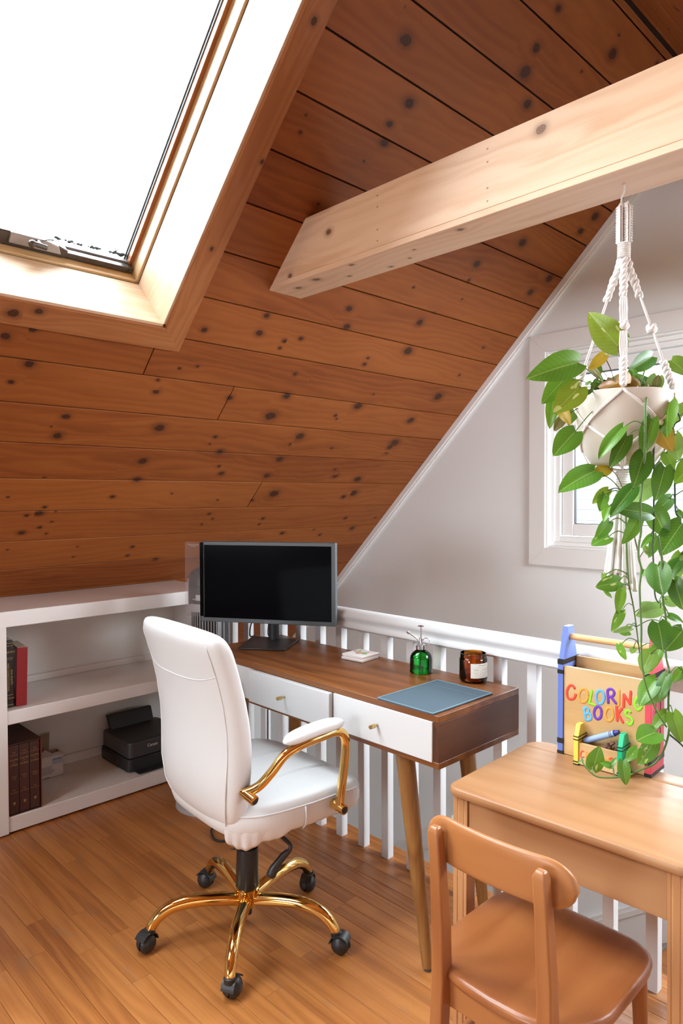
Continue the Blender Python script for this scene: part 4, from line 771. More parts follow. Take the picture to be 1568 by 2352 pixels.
for sx in (-1, 1):
    for sy in (-1, 1):
        t = Vector((sx * (hx - 0.052), sy * (hy - 0.165), DZ0)); f = Vector((sx * (hx - 0.075 if sx < 0 else hx - 0.03), sy * (hy - 0.098), 0.0))
        pts = [t.lerp(f, q) for q in (0, 0.25, 0.5, 0.75, 0.985)]
        lg = MB().tube(pts, [0.0275, 0.0255, 0.022, 0.0185, 0.0155], 18).build('leg', 'leg_walnut', dk, smooth=50)
        MB().tube([t.lerp(f, 0.985), f], 0.012, 12).build('foot_pad', 'graphite', lg, smooth=50)
# ------------------------------------------------------------------ monitor
pl, prt = Vector((1.527, 2.371, 1.0)), Vector((1.823, 1.899, 1.0))
mx = (prt - pl); MWD = Vector((mx.x, mx.y, 0)).length; ax = Vector((mx.x, mx.y, 0)).normalized()
nrm = Vector((ax.y, -ax.x, 0)); nrm = nrm if nrm.dot(Vector((-1, -1, 0))) > 0 else -nrm     # screen faces the room
ctr = (pl + prt) / 2
mn = thing('monitor', 'black widescreen monitor on a square stand at the far end of the desk', 'monitor', (ctr.x, ctr.y, 0.7655))
mn.matrix_world = basis((ctr.x, ctr.y, 0.7655), ax, Z_.cross(ax), Z_)
# local: x right along the screen, y away from the viewer, z up
zb0, zb1 = 0.849 - 0.7655, 1.170 - 0.7655; hw = MWD / 2
rot = Matrix.Rotation(R(0), 4, 'X')
MB().prism([(-hw + .004, zb0), (hw - .004, zb0), (hw, zb0 + .004), (hw, zb1 - .004), (hw - .004, zb1), (-hw + .004, zb1), (-hw, zb1 - .004), (-hw, zb0 + .004)], lambda u, v, w: (u, w, v), 0.0, 0.030).build('housing', 'monitor_grey', mn, bevel=0.002)
MB().box(-hw * 0.6, hw * 0.6, 0.03, 0.05, zb0 + 0.05, zb1 - 0.05).build('rear_cover', 'black_plastic', mn, bevel=0.01)
scn = box('screen', 'screen', mn, (-hw + 0.013, hw - 0.016, -0.0008, 0.004, zb0 + 0.017, zb1 - 0.014))
text('lettering', 'LG', 0.011, 'grey_print', mn, basis((0.006, -0.0008, zb0 + 0.008), X_, Z_, -Y_))
MB().tube([(-0.0045 + 0.0042 * math.cos(R(a)), -0.0006, zb0 + 0.008 + 0.0042 * math.sin(R(a))) for a in range(0, 361, 30)], 0.0006, 5).build('emblem', 'grey_print', mn)
nk = Vector((0.0, 0.085, 0))
MB().lathe([(0.021, 0.008), (0.021, 0.16)], 24, nk).build('stand_neck', 'black_steel', mn, smooth=40)
MB().box(-0.03, 0.03, 0.045, 0.09, 0.13, 0.19).build('tilt_hinge', 'black_steel', mn, bevel=0.004)
Q = [Vector((q[0], q[1], 0)) for q in ((1.549, 2.153), (1.658, 2.001), (1.817, 2.108), (1.727, 2.295))]
inv = mn.matrix_world.inverted()
QL = [inv @ Vector((q.x, q.y, 0.7655)) for q in Q]
qc = sum(QL, Vector()) / 4
QL = [qc + (q - qc) * 1.0 for q in QL]
MB().prism([(q.x, q.y) for q in QL], lambda u, v, w: (u, v, w), 0.0, 0.007).build('stand_base', 'black_steel', mn, bevel=0.003)
MB().tube(smooth_pts([(0.02, 0.06, 0.125), (-0.02, 0.055, 0.11), (-0.07, 0.075, 0.095), (-0.10, 0.09, 0.06), (-0.108, 0.10, 0.012), (-0.105, 0.15, 0.004)]), 0.0028, 8).build('cable', 'rubber', mn, smooth=60)
MB().tube(smooth_pts([(-0.01, 0.09, 0.12), (-0.03, 0.11, 0.07), (-0.04, 0.13, 0.012), (-0.03, 0.16, 0.004)]), 0.0025, 8).build('cable', 'rubber', mn, smooth=60)
mb = thing('memo_board', 'clear acrylic memo strip stuck to the edge of the monitor', 'memo board', (0, 0, 0))
mb.matrix_world = mn.matrix_world.copy()
AW = 0.066
rb_ = []
for cx_, cz_, a0 in ((-hw + 0.012, zb1 - 0.008, 0), (-hw - AW + 0.006, zb1 - 0.008, 90), (-hw - AW + 0.006, zb0 + 0.026, 180), (-hw + 0.012, zb0 + 0.026, 270)):
    for k in range(4): a = R(a0 + 30 * k); rb_.append((cx_ + 0.005 * math.cos(a), cz_ + 0.005 * math.sin(a)))
MB().prism(rb_, lambda u, v, w: (u, w, v), -0.0035, -0.0015).build('sheet', 'acrylic', mb)
box('adhesive_strip', 'screen', mb, (-hw - 0.0005, -hw + 0.014, -0.0048, -0.0036, zb0 + 0.022, zb1 - 0.004))
text('lettering', 'Monitor Memo Board', 0.0052, 'white_print', mb, basis((-hw - AW / 2 + 0.004, -0.0038, zb1 - 0.014), X_, Z_, -Y_), ext=0.0001)
text('lettering', 'clear message board', 0.0028, 'white_print', mb, basis((-hw - AW / 2 + 0.004, -0.0038, zb1 - 0.0195), X_, Z_, -Y_), ext=0.0001)
# ------------------------------------------------------------------ tower fan
fn_ = thing('tower_fan', 'silver and graphite tower fan standing behind the monitor', 'fan', (1.69, 2.56, 0), R(218))
# local x points out of the grille
FR, FH = 0.088, 1.035
def fanring(r, z, off=0): return [(r * math.cos(a) * 0.92 + off, r * math.sin(a), z) for a in [2 * math.pi * k / 36 for k in range(36)]]
MB().loft([fanring(0.150, 0.0), fanring(0.150, 0.010), fanring(0.135, 0.022), fanring(0.06, 0.036), fanring(0.05, 0.06)]).build('base', 'silver_plastic', fn_, smooth=40)
MB().loft([fanring(FR, 0.06), fanring(FR, 0.98), fanring(FR * 0.97, 1.0), fanring(FR * 0.86, 1.022), fanring(FR * 0.6, 1.04), fanring(FR * 0.3, 1.047)]).build('body', 'graphite', fn_, smooth=40)
def arcbox(a0, a1, r0, r1, z0, z1, n=10):
    b = MB(); A = [R(a0 + (a1 - a0) * k / n) for k in range(n + 1)]
    P = [(r1 * math.cos(a) * 0.92, r1 * math.sin(a)) for a in A] + [(r0 * math.cos(a) * 0.92, r0 * math.sin(a)) for a in reversed(A)]
    return b.prism(P, lambda u, v, w: (u, v, w), z0, z1)
for a0, a1 in ((-52, -41), (41, 52)): arcbox(a0, a1, FR * 0.98, FR * 1.05, 0.10, 0.885).build('front_panel', 'silver_plastic', fn_, bevel=0.001)
for z0, z1 in ((0.10, 0.16), (0.855, 0.89)): arcbox(-41, 41, FR * 0.98, FR * 1.05, z0, z1).build('front_panel', 'silver_plastic', fn_, bevel=0.001)
arcbox(-52, 52, FR * 0.98, FR * 1.04, 0.895, 0.965).build('control_panel', 'graphite', fn_, bevel=0.002)
arcbox(-20, 20, FR * 1.03, FR * 1.06, 0.905, 0.93).build('button_strip', 'silver_bright', fn_, bevel=0.001)
for a in (-30, -26, -22): arcbox(a, a + 2.2, FR * 1.035, FR * 1.055, 0.908, 0.912, 2).build('button', 'white_print', fn_)
arcbox(-42, 42, FR * 0.90, FR * 1.005, 0.16, 0.855).build('grille_back', 'rubber', fn_)
for k in range(11):
    a = -38 + 7.6 * k; arcbox(a - 0.7, a + 0.7, FR * 1.0, FR * 1.045, 0.16, 0.855, 2).build('grille_bar', 'silver_bright', fn_)
for z in (0.25, 0.37, 0.49, 0.61, 0.73): arcbox(-40, 40, FR * 1.0, FR * 1.03, z, z + 0.004).build('grille_rib', 'silver_bright', fn_)
for a in (-62, 62, -90, 90): arcbox(a - 1.2, a + 1.2, FR * 0.99, FR * 1.03, 0.08, 0.99, 2).build('trim_strip', 'silver_bright', fn_)
# ------------------------------------------------------------------ things on the desk
dz = DZ1 + 0.0003
pad = thing('desk_pad', 'slate blue leather mouse pad at the near end of the walnut desk', 'mouse pad', (1.590, 1.2385, dz), R(-0.6))
MB().box(-0.139, 0.139, -0.103, 0.103, 0, 0.0032).build('sheet', 'desk_pad_blue', pad, bevel=0.001)
for d in ((-0.139, 0.139, -0.103, -0.098), (-0.139, 0.139, 0.098, 0.103), (-0.139, -0.134, -0.098, 0.098), (0.134, 0.139, -0.098, 0.098)):
    MB().box(*d, 0.0033, 0.0047).build('raised_edge', 'desk_pad_edge', pad, bevel=0.0006)
box('crease', 'desk_pad_edge', pad, (0.085, 0.0858, -0.09, 0.09, 0.0030, 0.00345)); box('crease', 'ink', pad, (0.094, 0.129, 0.0955, 0.0975, 0.0031, 0.0037))
for i, (lx, ly, rz, lab) in enumerate(((1.774, 1.722, R(6), 'lower white stone coaster of the stacked pair on the desk'), (1.780, 1.724, R(3), 'top white stone coaster painted with red flowers'))):
    co = thing('coaster', lab, 'coaster', (lx, ly, dz + 0.0098 * i), rz, 'stone coasters')
    MB().box(-0.048, 0.048, -0.048, 0.048, 0, 0.0094).build('tile', 'marble', co, bevel=0.002)
    box('side_edge', 'coaster_edge', co, (-0.046, 0.046, -0.0484, -0.046, 0.0012, 0.0078))
    if i:
        for fx, fy, r, mt in ((-0.008, 0.006, 0.012, 'flower_green'), (0.004, -0.010, 0.013, 'flower_green'), (-0.004, -0.022, 0.010, 'flower_green'), (0.010, 0.018, 0.010, 'flower_green'),
                              (-0.004, -0.004, 0.0075, 'flower_red'), (-0.014, 0.004, 0.0075, 'flower_red'), (0.022, 0.022, 0.006, 'flower_red'), (0.008, 0.032, 0.006, 'flower_red'), (0.018, -0.018, 0.005, 'flower_red'), (0.001, 0.030, 0.0045, 'flower_red')):
            MB().lathe([(r, 0), (r, 0.0002 if 'green' in mt else 0.0003)], 9).build('painted_flower', mt, co, mw=Matrix.Translation((fx, fy, 0.0094)))
# green mister
ms = thing('plant_mister', 'green glass plant mister with steel pump on the desk', 'spray bottle', (1.777, 1.444, dz), R(46))
gp = [(0.034, 0.0), (0.0375, 0.003), (0.0375, 0.008), (0.0365, 0.012), (0.0368, 0.046), (0.0362, 0.050), (0.0345, 0.056), (0.030, 0.064), (0.022, 0.071), (0.0165, 0.075), (0.0165, 0.080)]
def flute(r, z, k, n): return r * (1 + (0.012 * math.cos(k * 2 * math.pi * 18 / n) if 0.01 < z < 0.05 else 0))
b = MB(); n = 72
b.loft([[(flute(r, z, k, n) * math.cos(2*math.pi*k/n), flute(r, z, k, n) * math.sin(2*math.pi*k/n), z) for k in range(n)] for r, z in gp], False)
b.add([(0, 0, 0)] + [(0.034 * math.cos(2*math.pi*k/n), 0.034 * math.sin(2*math.pi*k/n), 0) for k in range(n)], [(0, 1 + (k + 1) % n, 1 + k) for k in range(n)])
b.build('bottle', 'green_glass', ms, smooth=40)
MB().lathe([(0.033, 0.004), (0.034, 0.03), (0.0335, 0.046), (0.001, 0.046)], 32).build('water', 'clear_liquid', ms, smooth=40)
MB().lathe([(0.0178, 0.078), (0.0178, 0.089), (0.012, 0.0895)], 28).build('collar', 'steel', ms, smooth=30)
MB().lathe([(0.0058, 0.0895), (0.0058, 0.112), (0.0045, 0.115), (0.0024, 0.116), (0.0024, 0.150), (0.004, 0.1505), (0.0105, 0.152), (0.0105, 0.154), (0.003, 0.156)], 20).build('pump', 'steel', ms, smooth=35)
MB().tube(smooth_pts([(0.0, 0.010, 0.089), (0.0, 0.0105, 0.104), (0.0, 0.014, 0.112), (0.0, 0.034, 0.127), (0, 0.040, 0.1305)]), 0.0022, 10).tube([(0, 0.039, 0.130), (0, 0.046, 0.135)], 0.0042, 10).build('nozzle', 'steel', ms, smooth=40)
MB().tube([(0, -0.0165 - 0.0115 * math.cos(R(a)), 0.101 + 0.0125 * math.sin(R(a))) for a in range(-180, 181, 20)], 0.0013, 8).build('finger_ring', 'steel', ms, smooth=60)
MB().tube([(0, 0, 0.078), (0, 0.004, 0.008)], 0.0018, 8).build('dip_tube', 'stem_dark', ms)
# candle
cn = thing('candle', 'amber glass jar candle with a cream paper label on the desk', 'candle', (1.812, 1.262, dz), R(225))
# local x faces the camera
MB().lathe([(0.001, 0.0), (0.036, 0.0), (0.0415, 0.004), (0.0438, 0.010), (0.0438, 0.070), (0.0425, 0.074), (0.0410, 0.0755), (0.0418, 0.078), (0.0410, 0.081), (0.0418, 0.084), (0.0405, 0.089), (0.0385, 0.089), (0.0385, 0.078), (0.0405, 0.068), (0.0405, 0.010), (0.036, 0.004), (0.001, 0.004)], 40, cap=False).build('jar', 'amber_glass', cn, smooth=50)
MB().lathe([(0.001, 0.0045), (0.0355, 0.0045), (0.040, 0.010), (0.0402, 0.028), (0.001, 0.028)], 32, cap=False).build('wax', 'wax', cn, smooth=40)
MB().tube([(0, 0, 0.028), (0.002, 0, 0.038)], 0.001, 6).build('wick', 'rubber', cn)
def carc(a0, a1, r0, r1, z0, z1, n=14):
    A = [R(a0 + (a1 - a0) * k / n) for k in range(n + 1)]
    return MB().prism([(r1 * math.cos(a), r1 * math.sin(a)) for a in A] + [(r0 * math.cos(a), r0 * math.sin(a)) for a in reversed(A)], lambda u, v, w: (u, v, w), z0, z1)
carc(-20, 80, 0.0439, 0.0442, 0.018, 0.063).build('label', 'paper_label', cn, smooth=30)
def ctext(s, ang, z, size, mt):
    o = text('lettering', s, size, mt, cn, Matrix.Identity(4), ext=0.0001)
    for v in o.data.vertices:
        a = R(ang) + v.co.x / 0.0444; v.co = Vector((0.0444 * math.cos(a), 0.0444 * math.sin(a), z + v.co.y + v.co.z * 0))
ctext('WILD SUMAC', 30, 0.0575, 0.0048, 'ink')
for a0, a1, z in ((-8, 28, 0.0515), (-22, 6, 0.0465), (18, 52, 0.0465), (-14, 4, 0.0425), (22, 44, 0.0425), (-16, 4, 0.034), (24, 46, 0.034), (-8, 4, 0.028), (28, 42, 0.028), (-22, 70, 0.0215)):
    carc(a0 + 8, a1 + 8, 0.0441, 0.0444, z, z + 0.0011, 6).build('printed_line', 'ink_pale' if z not in (0.0425,) else 'grey_print', cn)
carc(22, 22.6, 0.0441, 0.0444, 0.02, 0.045, 1).build('printed_line', 'ink_pale', cn)
# ------------------------------------------------------------------ white office chair
oc_ = thing('office_chair', 'white leatherette office chair with gold arms and a gold five-star base', 'chair', (1.267, 1.718, 0), R(-4))
rl0 = R(8 + 4)
MB().lathe([(0.030, 0.088), (0.034, 0.090), (0.034, 0.128), (0.037, 0.132), (0.037, 0.142), (0.032, 0.146)], 32).build('base_hub', 'gold', oc_, smooth=40)
MB().lathe([(0.014, 0.058), (0.014, 0.09)], 20).build('column_tip', 'black_plastic', oc_, smooth=40)
MB().lathe([(0.032, 0.140), (0.0355, 0.150), (0.0345, 0.20), (0.033, 0.262), (0.0325, 0.266), (0.028, 0.262)], 32).build('column_sleeve', 'black_steel', oc_, smooth=40)
MB().lathe([(0.0275, 0.255), (0.0275, 0.36)], 28).build('gas_column', 'black_steel', oc_, smooth=40)
legme = MB().tube(smooth_pts([(0.030, 0, 0.108), (0.10, 0, 0.119), (0.17, 0, 0.124), (0.225, 0, 0.117), (0.262, 0, 0.098), (0.283, 0, 0.074), (0.290, 0, 0.060)], 5), [0.0195] * 12 + [0.0192 - 0.00026 * i for i in range(19)], 16).mesh('base_leg', 60); legme.materials.append(M['gold'])
wheel = MB(); 
for s in (-1, 1): wheel.lathe([(0.0005, 0.027), (0.010, 0.026), (0.018, 0.0225), (0.0245, 0.016), (0.0272, 0.009), (0.0275, 0.0045), (0.004, 0.004)], 26, fn=lambda x, y, z, s=s: (x, s * z, y + 0.0275))
wheelme = wheel.mesh('wheels', 35); wheelme.materials.append(M['black_plastic'])
hood = MB()
for r0, r1, w, e0, e1 in ((0.0285, 0.0315, 0.019, 5, 150), (0.002, 0.0305, 0.0036, -15, 190)):
    A = [R(e0 + (e1 - e0) * q / 14) for q in range(15)]
    hood.prism([(r1 * math.cos(a), r1 * math.sin(a)) for a in A] + [(r0 * math.cos(a), r0 * math.sin(a)) for a in reversed(A)], lambda u, v, q: (u, q, v + 0.0275), -w, w)
hood.lathe([(0.016, 0.048), (0.0165, 0.062), (0.012, 0.064)], 18, (0.014, 0, 0))
hoodme = hood.mesh('caster', 35); hoodme.materials.append(M['black_plastic'])
SWIV = (35, -60, 15, -150, 120)
for k in range(5):
    a = rl0 + R(72 * k)
    place('base_leg', legme, oc_, mw=Matrix.Rotation(a, 4, 'Z'))
    cpos = Matrix.Rotation(a, 4, 'Z') @ Vector((0.292, 0, 0))
    c = place('caster', hoodme, oc_, mw=Matrix.Translation(cpos) @ Matrix.Rotation(R(SWIV[k]), 4, 'Z') @ Matrix.Translation((-0.014, 0, 0.0005)))
    place('wheels', wheelme, c)
def sup(a, e):
    c, s = math.cos(a), math.sin(a); return (math.copysign(abs(c) ** (2 / e), c), math.copysign(abs(s) ** (2 / e), s))
SX0, SX1, SHW = -0.185, 0.305, 0.262
def seatpt(a, sc, z, e=4.2):
    u, v = sup(a, e); x = (SX0 + SX1) / 2 + u * (SX1 - SX0) / 2 * sc; y = v * SHW * sc * (1 - 0.09 * max(0, -u))
    f = max(0.0, (x - 0.13) / 0.16)
    return (x, y, z - 0.024 * f * f + 0.012 * (abs(v) * sc) ** 4 * (1 if z > 0.48 else 0))
NA = 72
ANG = [2 * math.pi * k / NA for k in range(NA)]
st_ = MB().loft([[seatpt(a, sc, z) for a in ANG] for z, sc in ((0.404, 0.80), (0.406, 0.93), (0.415, 0.97), (0.435, 0.995), (0.455, 1.0), (0.470, 0.992), (0.482, 0.972), (0.489, 0.94), (0.494, 0.88), (0.497, 0.7), (0.498, 0.4), (0.498, 0.05))]).build('seat', 'leatherette', oc_, smooth=0)
MB().tube([seatpt(a, 0.988, 0.4735) for a in ANG + [0]], 0.0032, 6).build('piping', 'leatherette', st_, smooth=0)
for yy in (-0.085, -0.095, 0.085, 0.095):
    MB().tube([(x_ / 100, yy, 0.4975 - 0.024 * max(0, (x_ / 100 - 0.13) / 0.16) ** 2) for x_ in range(-14, 28, 2)], 0.0016, 5).build('seam', 'leatherette', st_)
MB().tube([(0.03, -0.259, 0.472), (0.03, -0.2635, 0.45), (0.03, -0.260, 0.42), (0.03, -0.247, 0.405)], 0.0025, 6).build('seam', 'leatherette', st_, smooth=0)
# loose gathered hem of the seat cover round the back of the seat
def hem(u, v):
    a = R(204 + 64 * u); p = Vector(seatpt(a, 0.985, 0.44)); out = Vector((p.x - 0.04, p.y, 0)).normalized()
    rip = math.sin(u * 36) * 0.0028 * v + math.sin(u * 15 + 1) * 0.003 * v
    jag = (0.010 * math.sin(u * 7.0 + 2.5) + 0.03 * max(0, u - 0.85) / 0.15) * v
    return tuple(p + out * (rip - 0.012 * v * v) + Vector((0, 0, -0.054 * v + jag * v)))
MB().grid(hem, 90, 7).build('seat_cover_hem', 'leatherette_cover', oc_, smooth=0, solid=0.002)
MB().box(-0.10, 0.11, -0.09, 0.09, 0.362, 0.403).build('seat_plate', 'black_steel', oc_, bevel=0.004)
# backrest
BT = [(0.418, -0.138, 0.130, 0.012), (0.424, -0.142, 0.160, 0.024), (0.440, -0.150, 0.186, 0.036), (0.48, -0.160, 0.205, 0.043), (0.55, -0.168, 0.219, 0.046), (0.63, -0.171, 0.226, 0.045), (0.71, -0.177, 0.229, 0.042), (0.79, -0.190, 0.229, 0.040), (0.86, -0.207, 0.227, 0.039), (0.91, -0.222, 0.225, 0.042), (0.935, -0.231, 0.224, 0.042), (0.955, -0.238, 0.221, 0.038), (0.968, -0.242, 0.215, 0.031), (0.976, -0.245, 0.205, 0.021), (0.980, -0.247, 0.19, 0.009)]
def bsec(z, x, hw, ht, a, e=3.6, grow=1.0):
    u, v = sup(a, e); y = v * hw * grow
    return (x + u * ht * grow + 0.030 * (y / 0.229) ** 2 * (0.4 + 0.6 * min(1, (z - 0.4) / 0.25)), y, z + (0.014 * (1 - (y / 0.229) ** 2) if z > 0.9 else 0))
NB = 64; AB = [2 * math.pi * k / NB for k in range(NB)]
bk_ = MB().loft([[bsec(*t, a) for a in AB] for t in BT]).build('backrest', 'leatherette', oc_, smooth=0, sub=1)
def bt(z):
    for p, q in zip(BT, BT[1:]):
        if z <= q[0]:
            f = (z - p[0]) / (q[0] - p[0]); return tuple(p[i] + (q[i] - p[i]) * f for i in range(4))
    return BT[-1]
for a in (130, 230, 55, 305):
    zz = [0.432 + 0.0108 * i for i in range(49)]
    MB().tube([bsec(*bt(z), R(a), grow=1.004) for z in zz], [0.0008, 0.0016] + [0.0024] * 45 + [0.0016, 0.0006], 6).build('piping', 'leatherette', bk_, smooth=0)
MB().tube([bsec(*bt(0.868 - 0.022 * math.cos(R(a - 180) * 1.9)), R(a), grow=1.002) for a in range(128, 234, 2)], 0.0016, 6).build('seam', 'leatherette', bk_, smooth=0)
# arms
for s in (-1, 1):
    P = [(-0.150, 0.222, 0.548), (-0.120, 0.246, 0.565), (-0.090, 0.266, 0.602), (-0.055, 0.280, 0.645), (-0.005, 0.288, 0.664), (0.06, 0.291, 0.671), (0.108, 0.292, 0.675), (0.139, 0.293, 0.664), (0.151, 0.293, 0.635), (0.147, 0.293, 0.58), (0.138, 0.292, 0.52), (0.130, 0.290, 0.458)]
    arm = MB().tube(smooth_pts([(x_, s * y_, z_) for x_, y_, z_ in P], 6), 0.0132, 16).build('armrest', 'gold', oc_, smooth=60)
    MB().tube([(0.130, s * 0.258, 0.452), (0.130, s * 0.312, 0.449)], 0.0142, 16).build('mount', 'gold', arm, smooth=40)
    MB().tube([(0.130, s * 0.3121, 0.449), (0.130, s * 0.3126, 0.449)], 0.0105, 14).build('tube_hole_shade', 'rubber', arm)  # black disc painted for the shade inside the open tube
    MB().tube([(-0.150, s * 0.205, 0.552), (-0.142, s * 0.262, 0.538)], 0.0138, 16).build('mount', 'gold', arm, smooth=40)
    MB().tube([(-0.142, s * 0.2622, 0.538), (-0.142, s * 0.2627, 0.538)], 0.0102, 14).build('tube_hole_shade', 'rubber', arm)  # same black disc for the dark hollow of the rear tube
    pd_ = MB(); a0, a1 = Vector((-0.062, s * 0.285, 0.682)), Vector((0.142, s * 0.292, 0.6985))
    rings = []
    for i in range(17):
        q = i / 16; e = (1 - abs(2 * q - 1) ** 5) ** 0.5 if 0 < i < 16 else 0.25
        c_ = a0.lerp(a1, q) + Vector((0, 0, 0.006 * math.sin(math.pi * q)))
        rings.append([(c_.x, c_.y + sup(R(k * 18), 2.8)[0] * 0.025 * e, c_.z + sup(R(k * 18), 2.8)[1] * 0.0165 * e) for k in range(20)])
    pd_.loft(rings).build('arm_pad', 'leatherette', arm, smooth=0)
iv = (Matrix.Translation((1.267, 1.718, 0)) @ Matrix.Rotation(R(-4), 4, 'Z')).inverted()
LP = [iv @ Vector(p) for p in ((1.262, 1.60, 0.378), (1.245, 1.521, 0.374), (1.243, 1.482, 0.364), (1.238, 1.487, 0.342))]
lv = MB().tube(smooth_pts(LP, 5), 0.006, 10).build('lever', 'black_plastic', oc_, smooth=60)
LQ = [iv @ Vector(p) for p in ((1.239, 1.486, 0.347), (1.228, 1.495, 0.335), (1.215, 1.500, 0.320), (1.200, 1.503, 0.305), (1.189, 1.503, 0.292), (1.185, 1.503, 0.286))]
MB().tube(LQ, [0.008, 0.0105, 0.011, 0.0135, 0.014, 0.008], 12).build('lever_paddle', 'black_plastic', lv, smooth=60)

# ------------------------------------------------------------------ cords on the floor
tag(MB().tube(smooth_pts([(1.66, 2.30, 0.004), (1.62, 2.345, 0.004), (1.573, 2.342, 0.012), (1.538, 2.325, 0.010), (1.515, 2.262, 0.005), (1.545, 2.222, 0.005), (1.61, 2.225, 0.005), (1.68, 2.25, 0.004), (1.78, 2.28, 0.0045)], 8), 0.0045, 10).build('power_cord', 'rubber', smooth=60),
    'black power cord looped on the floor behind the office chair', 'cord')
tag(MB().tube(smooth_pts([(1.868, 2.33, 0.745), (1.872, 2.375, 0.55), (1.868, 2.377, 0.36), (1.860, 2.365, 0.2), (1.850, 2.345, 0.06), (1.83, 2.32, 0.006), (1.80, 2.302, 0.0045)], 8), 0.003, 8).build('power_cord', 'rubber', smooth=60),
    'thin black cord hanging down behind the walnut desk', 'cord')

# ------------------------------------------------------------------ school desk
sdk = thing('school_desk', 'small honey maple school desk with fluted legs against the railing', 'desk', (1.612, 0.760, 0), R(2.2))
sx, sy_, sz = 0.228, 0.290, 0.63
def rrect(x0, x1, y0, y1, rads, n=7):
    P = []
    for (cx_, cy_, a0), r in zip(((x1, y1, 0), (x0, y1, 90), (x0, y0, 180), (x1, y0, 270)), rads):
        c_ = Vector((cx_ - (r if a0 in (0, 270) else -r), cy_ - (r if a0 in (0, 90) else -r)))
        for k in range(n): a = R(a0 + 90 * k / (n - 1)); P.append((c_.x + r * math.cos(a), c_.y + r * math.sin(a)))
    return P
def slab_round(x0, x1, y0, y1, rads, z0, z1, edges):
    """plate with a soft bullnose along the sides listed in edges"""
    rings = []
    for z, ins in ((z0, 0.007), (z0 + 0.003, 0.002), (z0 + 0.008, 0.0), (z1 - 0.009, 0.0), (z1 - 0.004, 0.002), (z1 - 0.0012, 0.006), (z1, 0.012)):
        a0, a1, b0, b1 = (ins * e for e in edges)
        rings.append([(u, v, z) for u, v in rrect(x0 + a0, x1 - a1, y0 + b0, y1 - b1, [max(r - ins, 0.0015) for r in rads])])
    return MB().loft(rings)
GX = 0.155
slab_round(-sx, GX, -sy_, sy_, (0.002, 0.035, 0.035, 0.002), sz - 0.024, sz, (1, 0.03, 1, 1)).build('desktop', 'honey_maple', sdk, smooth=30)
slab_round(GX + 0.002, sx + 0.002, -sy_, sy_, (0.06, 0.002, 0.002, 0.06), sz - 0.024, sz, (0.03, 1, 1, 1)).build('pencil_rail', 'honey_maple', sdk, smooth=30)
box('apron', 'honey_maple', sdk, (-sx + 0.020, -sx + 0.036, -sy_ + 0.058, sy_ - 0.058, 0.500, sz - 0.0245), 0.001)
box('apron', 'honey_maple', sdk, (sx - 0.036, sx - 0.020, -sy_ + 0.058, sy_ - 0.058, 0.500, sz - 0.0245), 0.001)
for s in (-1, 1): box('side_apron', 'honey_maple_z', sdk, (-sx + 0.056, sx - 0.056, s * (sy_ - 0.03) - 0.008, s * (sy_ - 0.03) + 0.008, 0.500, sz - 0.0245), 0.001)
for ex in (-1, 1):
    for ey in (-1, 1):
        # square leg with two flutes cut into the outer faces, tapering slightly
        lx0, ly0 = ex * (sx - 0.014), ey * (sy_ - 0.016); w = 0.041
        prof = [(0, 0), (0.012, 0), (0.0135, 0.002), (0.015, 0.002), (0.0165, 0), (0.030, 0), (0.0315, 0.002), (0.033, 0.002), (0.0345, 0), (w, 0), (w, w), (0, w)]
        P = []
        for u, v in prof: P.append((v, u))
        b = MB()
        f = lambda u, v, z, ex=ex, ey=ey, lx0=lx0, ly0=ly0: (lx0 - ex * u * (1 - 0.12 * (1 - z / 0.6)), ly0 - ey * v * (1 - 0.12 * (1 - z / 0.6)), z)
        b.prism(P, f, 0.0, sz - 0.0242).build('leg', 'honey_maple_z', sdk, bevel=0.0006, seg=1)

# ------------------------------------------------------------------ child's chair
kc = thing('school_chair', 'small brown maple school chair pulled up to the school desk', 'chair', (1.343, 0.758, 0), R(0.5))
def kout(a, sc=1.0):
    u, v = sup(a, 5.0)
    x = u * 0.190 * sc; hw = lerp(0.150, 0.193, min(1, max(0, (u + 1) / 0.55)) ** 0.7)
    x -= 0.018 * (1 - v * v) * (1 if u < -0.5 else 0) * max(0, -u - 0.5) * 2
    return x, v * hw * sc
NK = 64; AK = [2 * math.pi * k / NK for k in range(NK)]
SZ = 0.362
def scoop(x, y):
    return -0.014 * max(0, 1 - (y / 0.155) ** 2) ** 1.2 * max(0, 1 - ((x + 0.045) / 0.135) ** 2) ** 0.8
rings = []
for z, sc in ((SZ - 0.028, 0.955), (SZ - 0.022, 0.99), (SZ - 0.012, 1.0), (SZ - 0.004, 0.985), (SZ - 0.0005, 0.955), (SZ, 0.92), (SZ, 0.82), (SZ, 0.7), (SZ, 0.58), (SZ, 0.45), (SZ, 0.3), (SZ, 0.15), (SZ, 0.02)):
    q = []
    for a in AK:
        x_, y_ = kout(a, sc); q.append((x_, y_, z + (scoop(x_, y_) if z > SZ - 0.002 else 0)))
    rings.append(q)
MB().loft(rings).build('seat', 'chair_maple_x', kc, smooth=50)
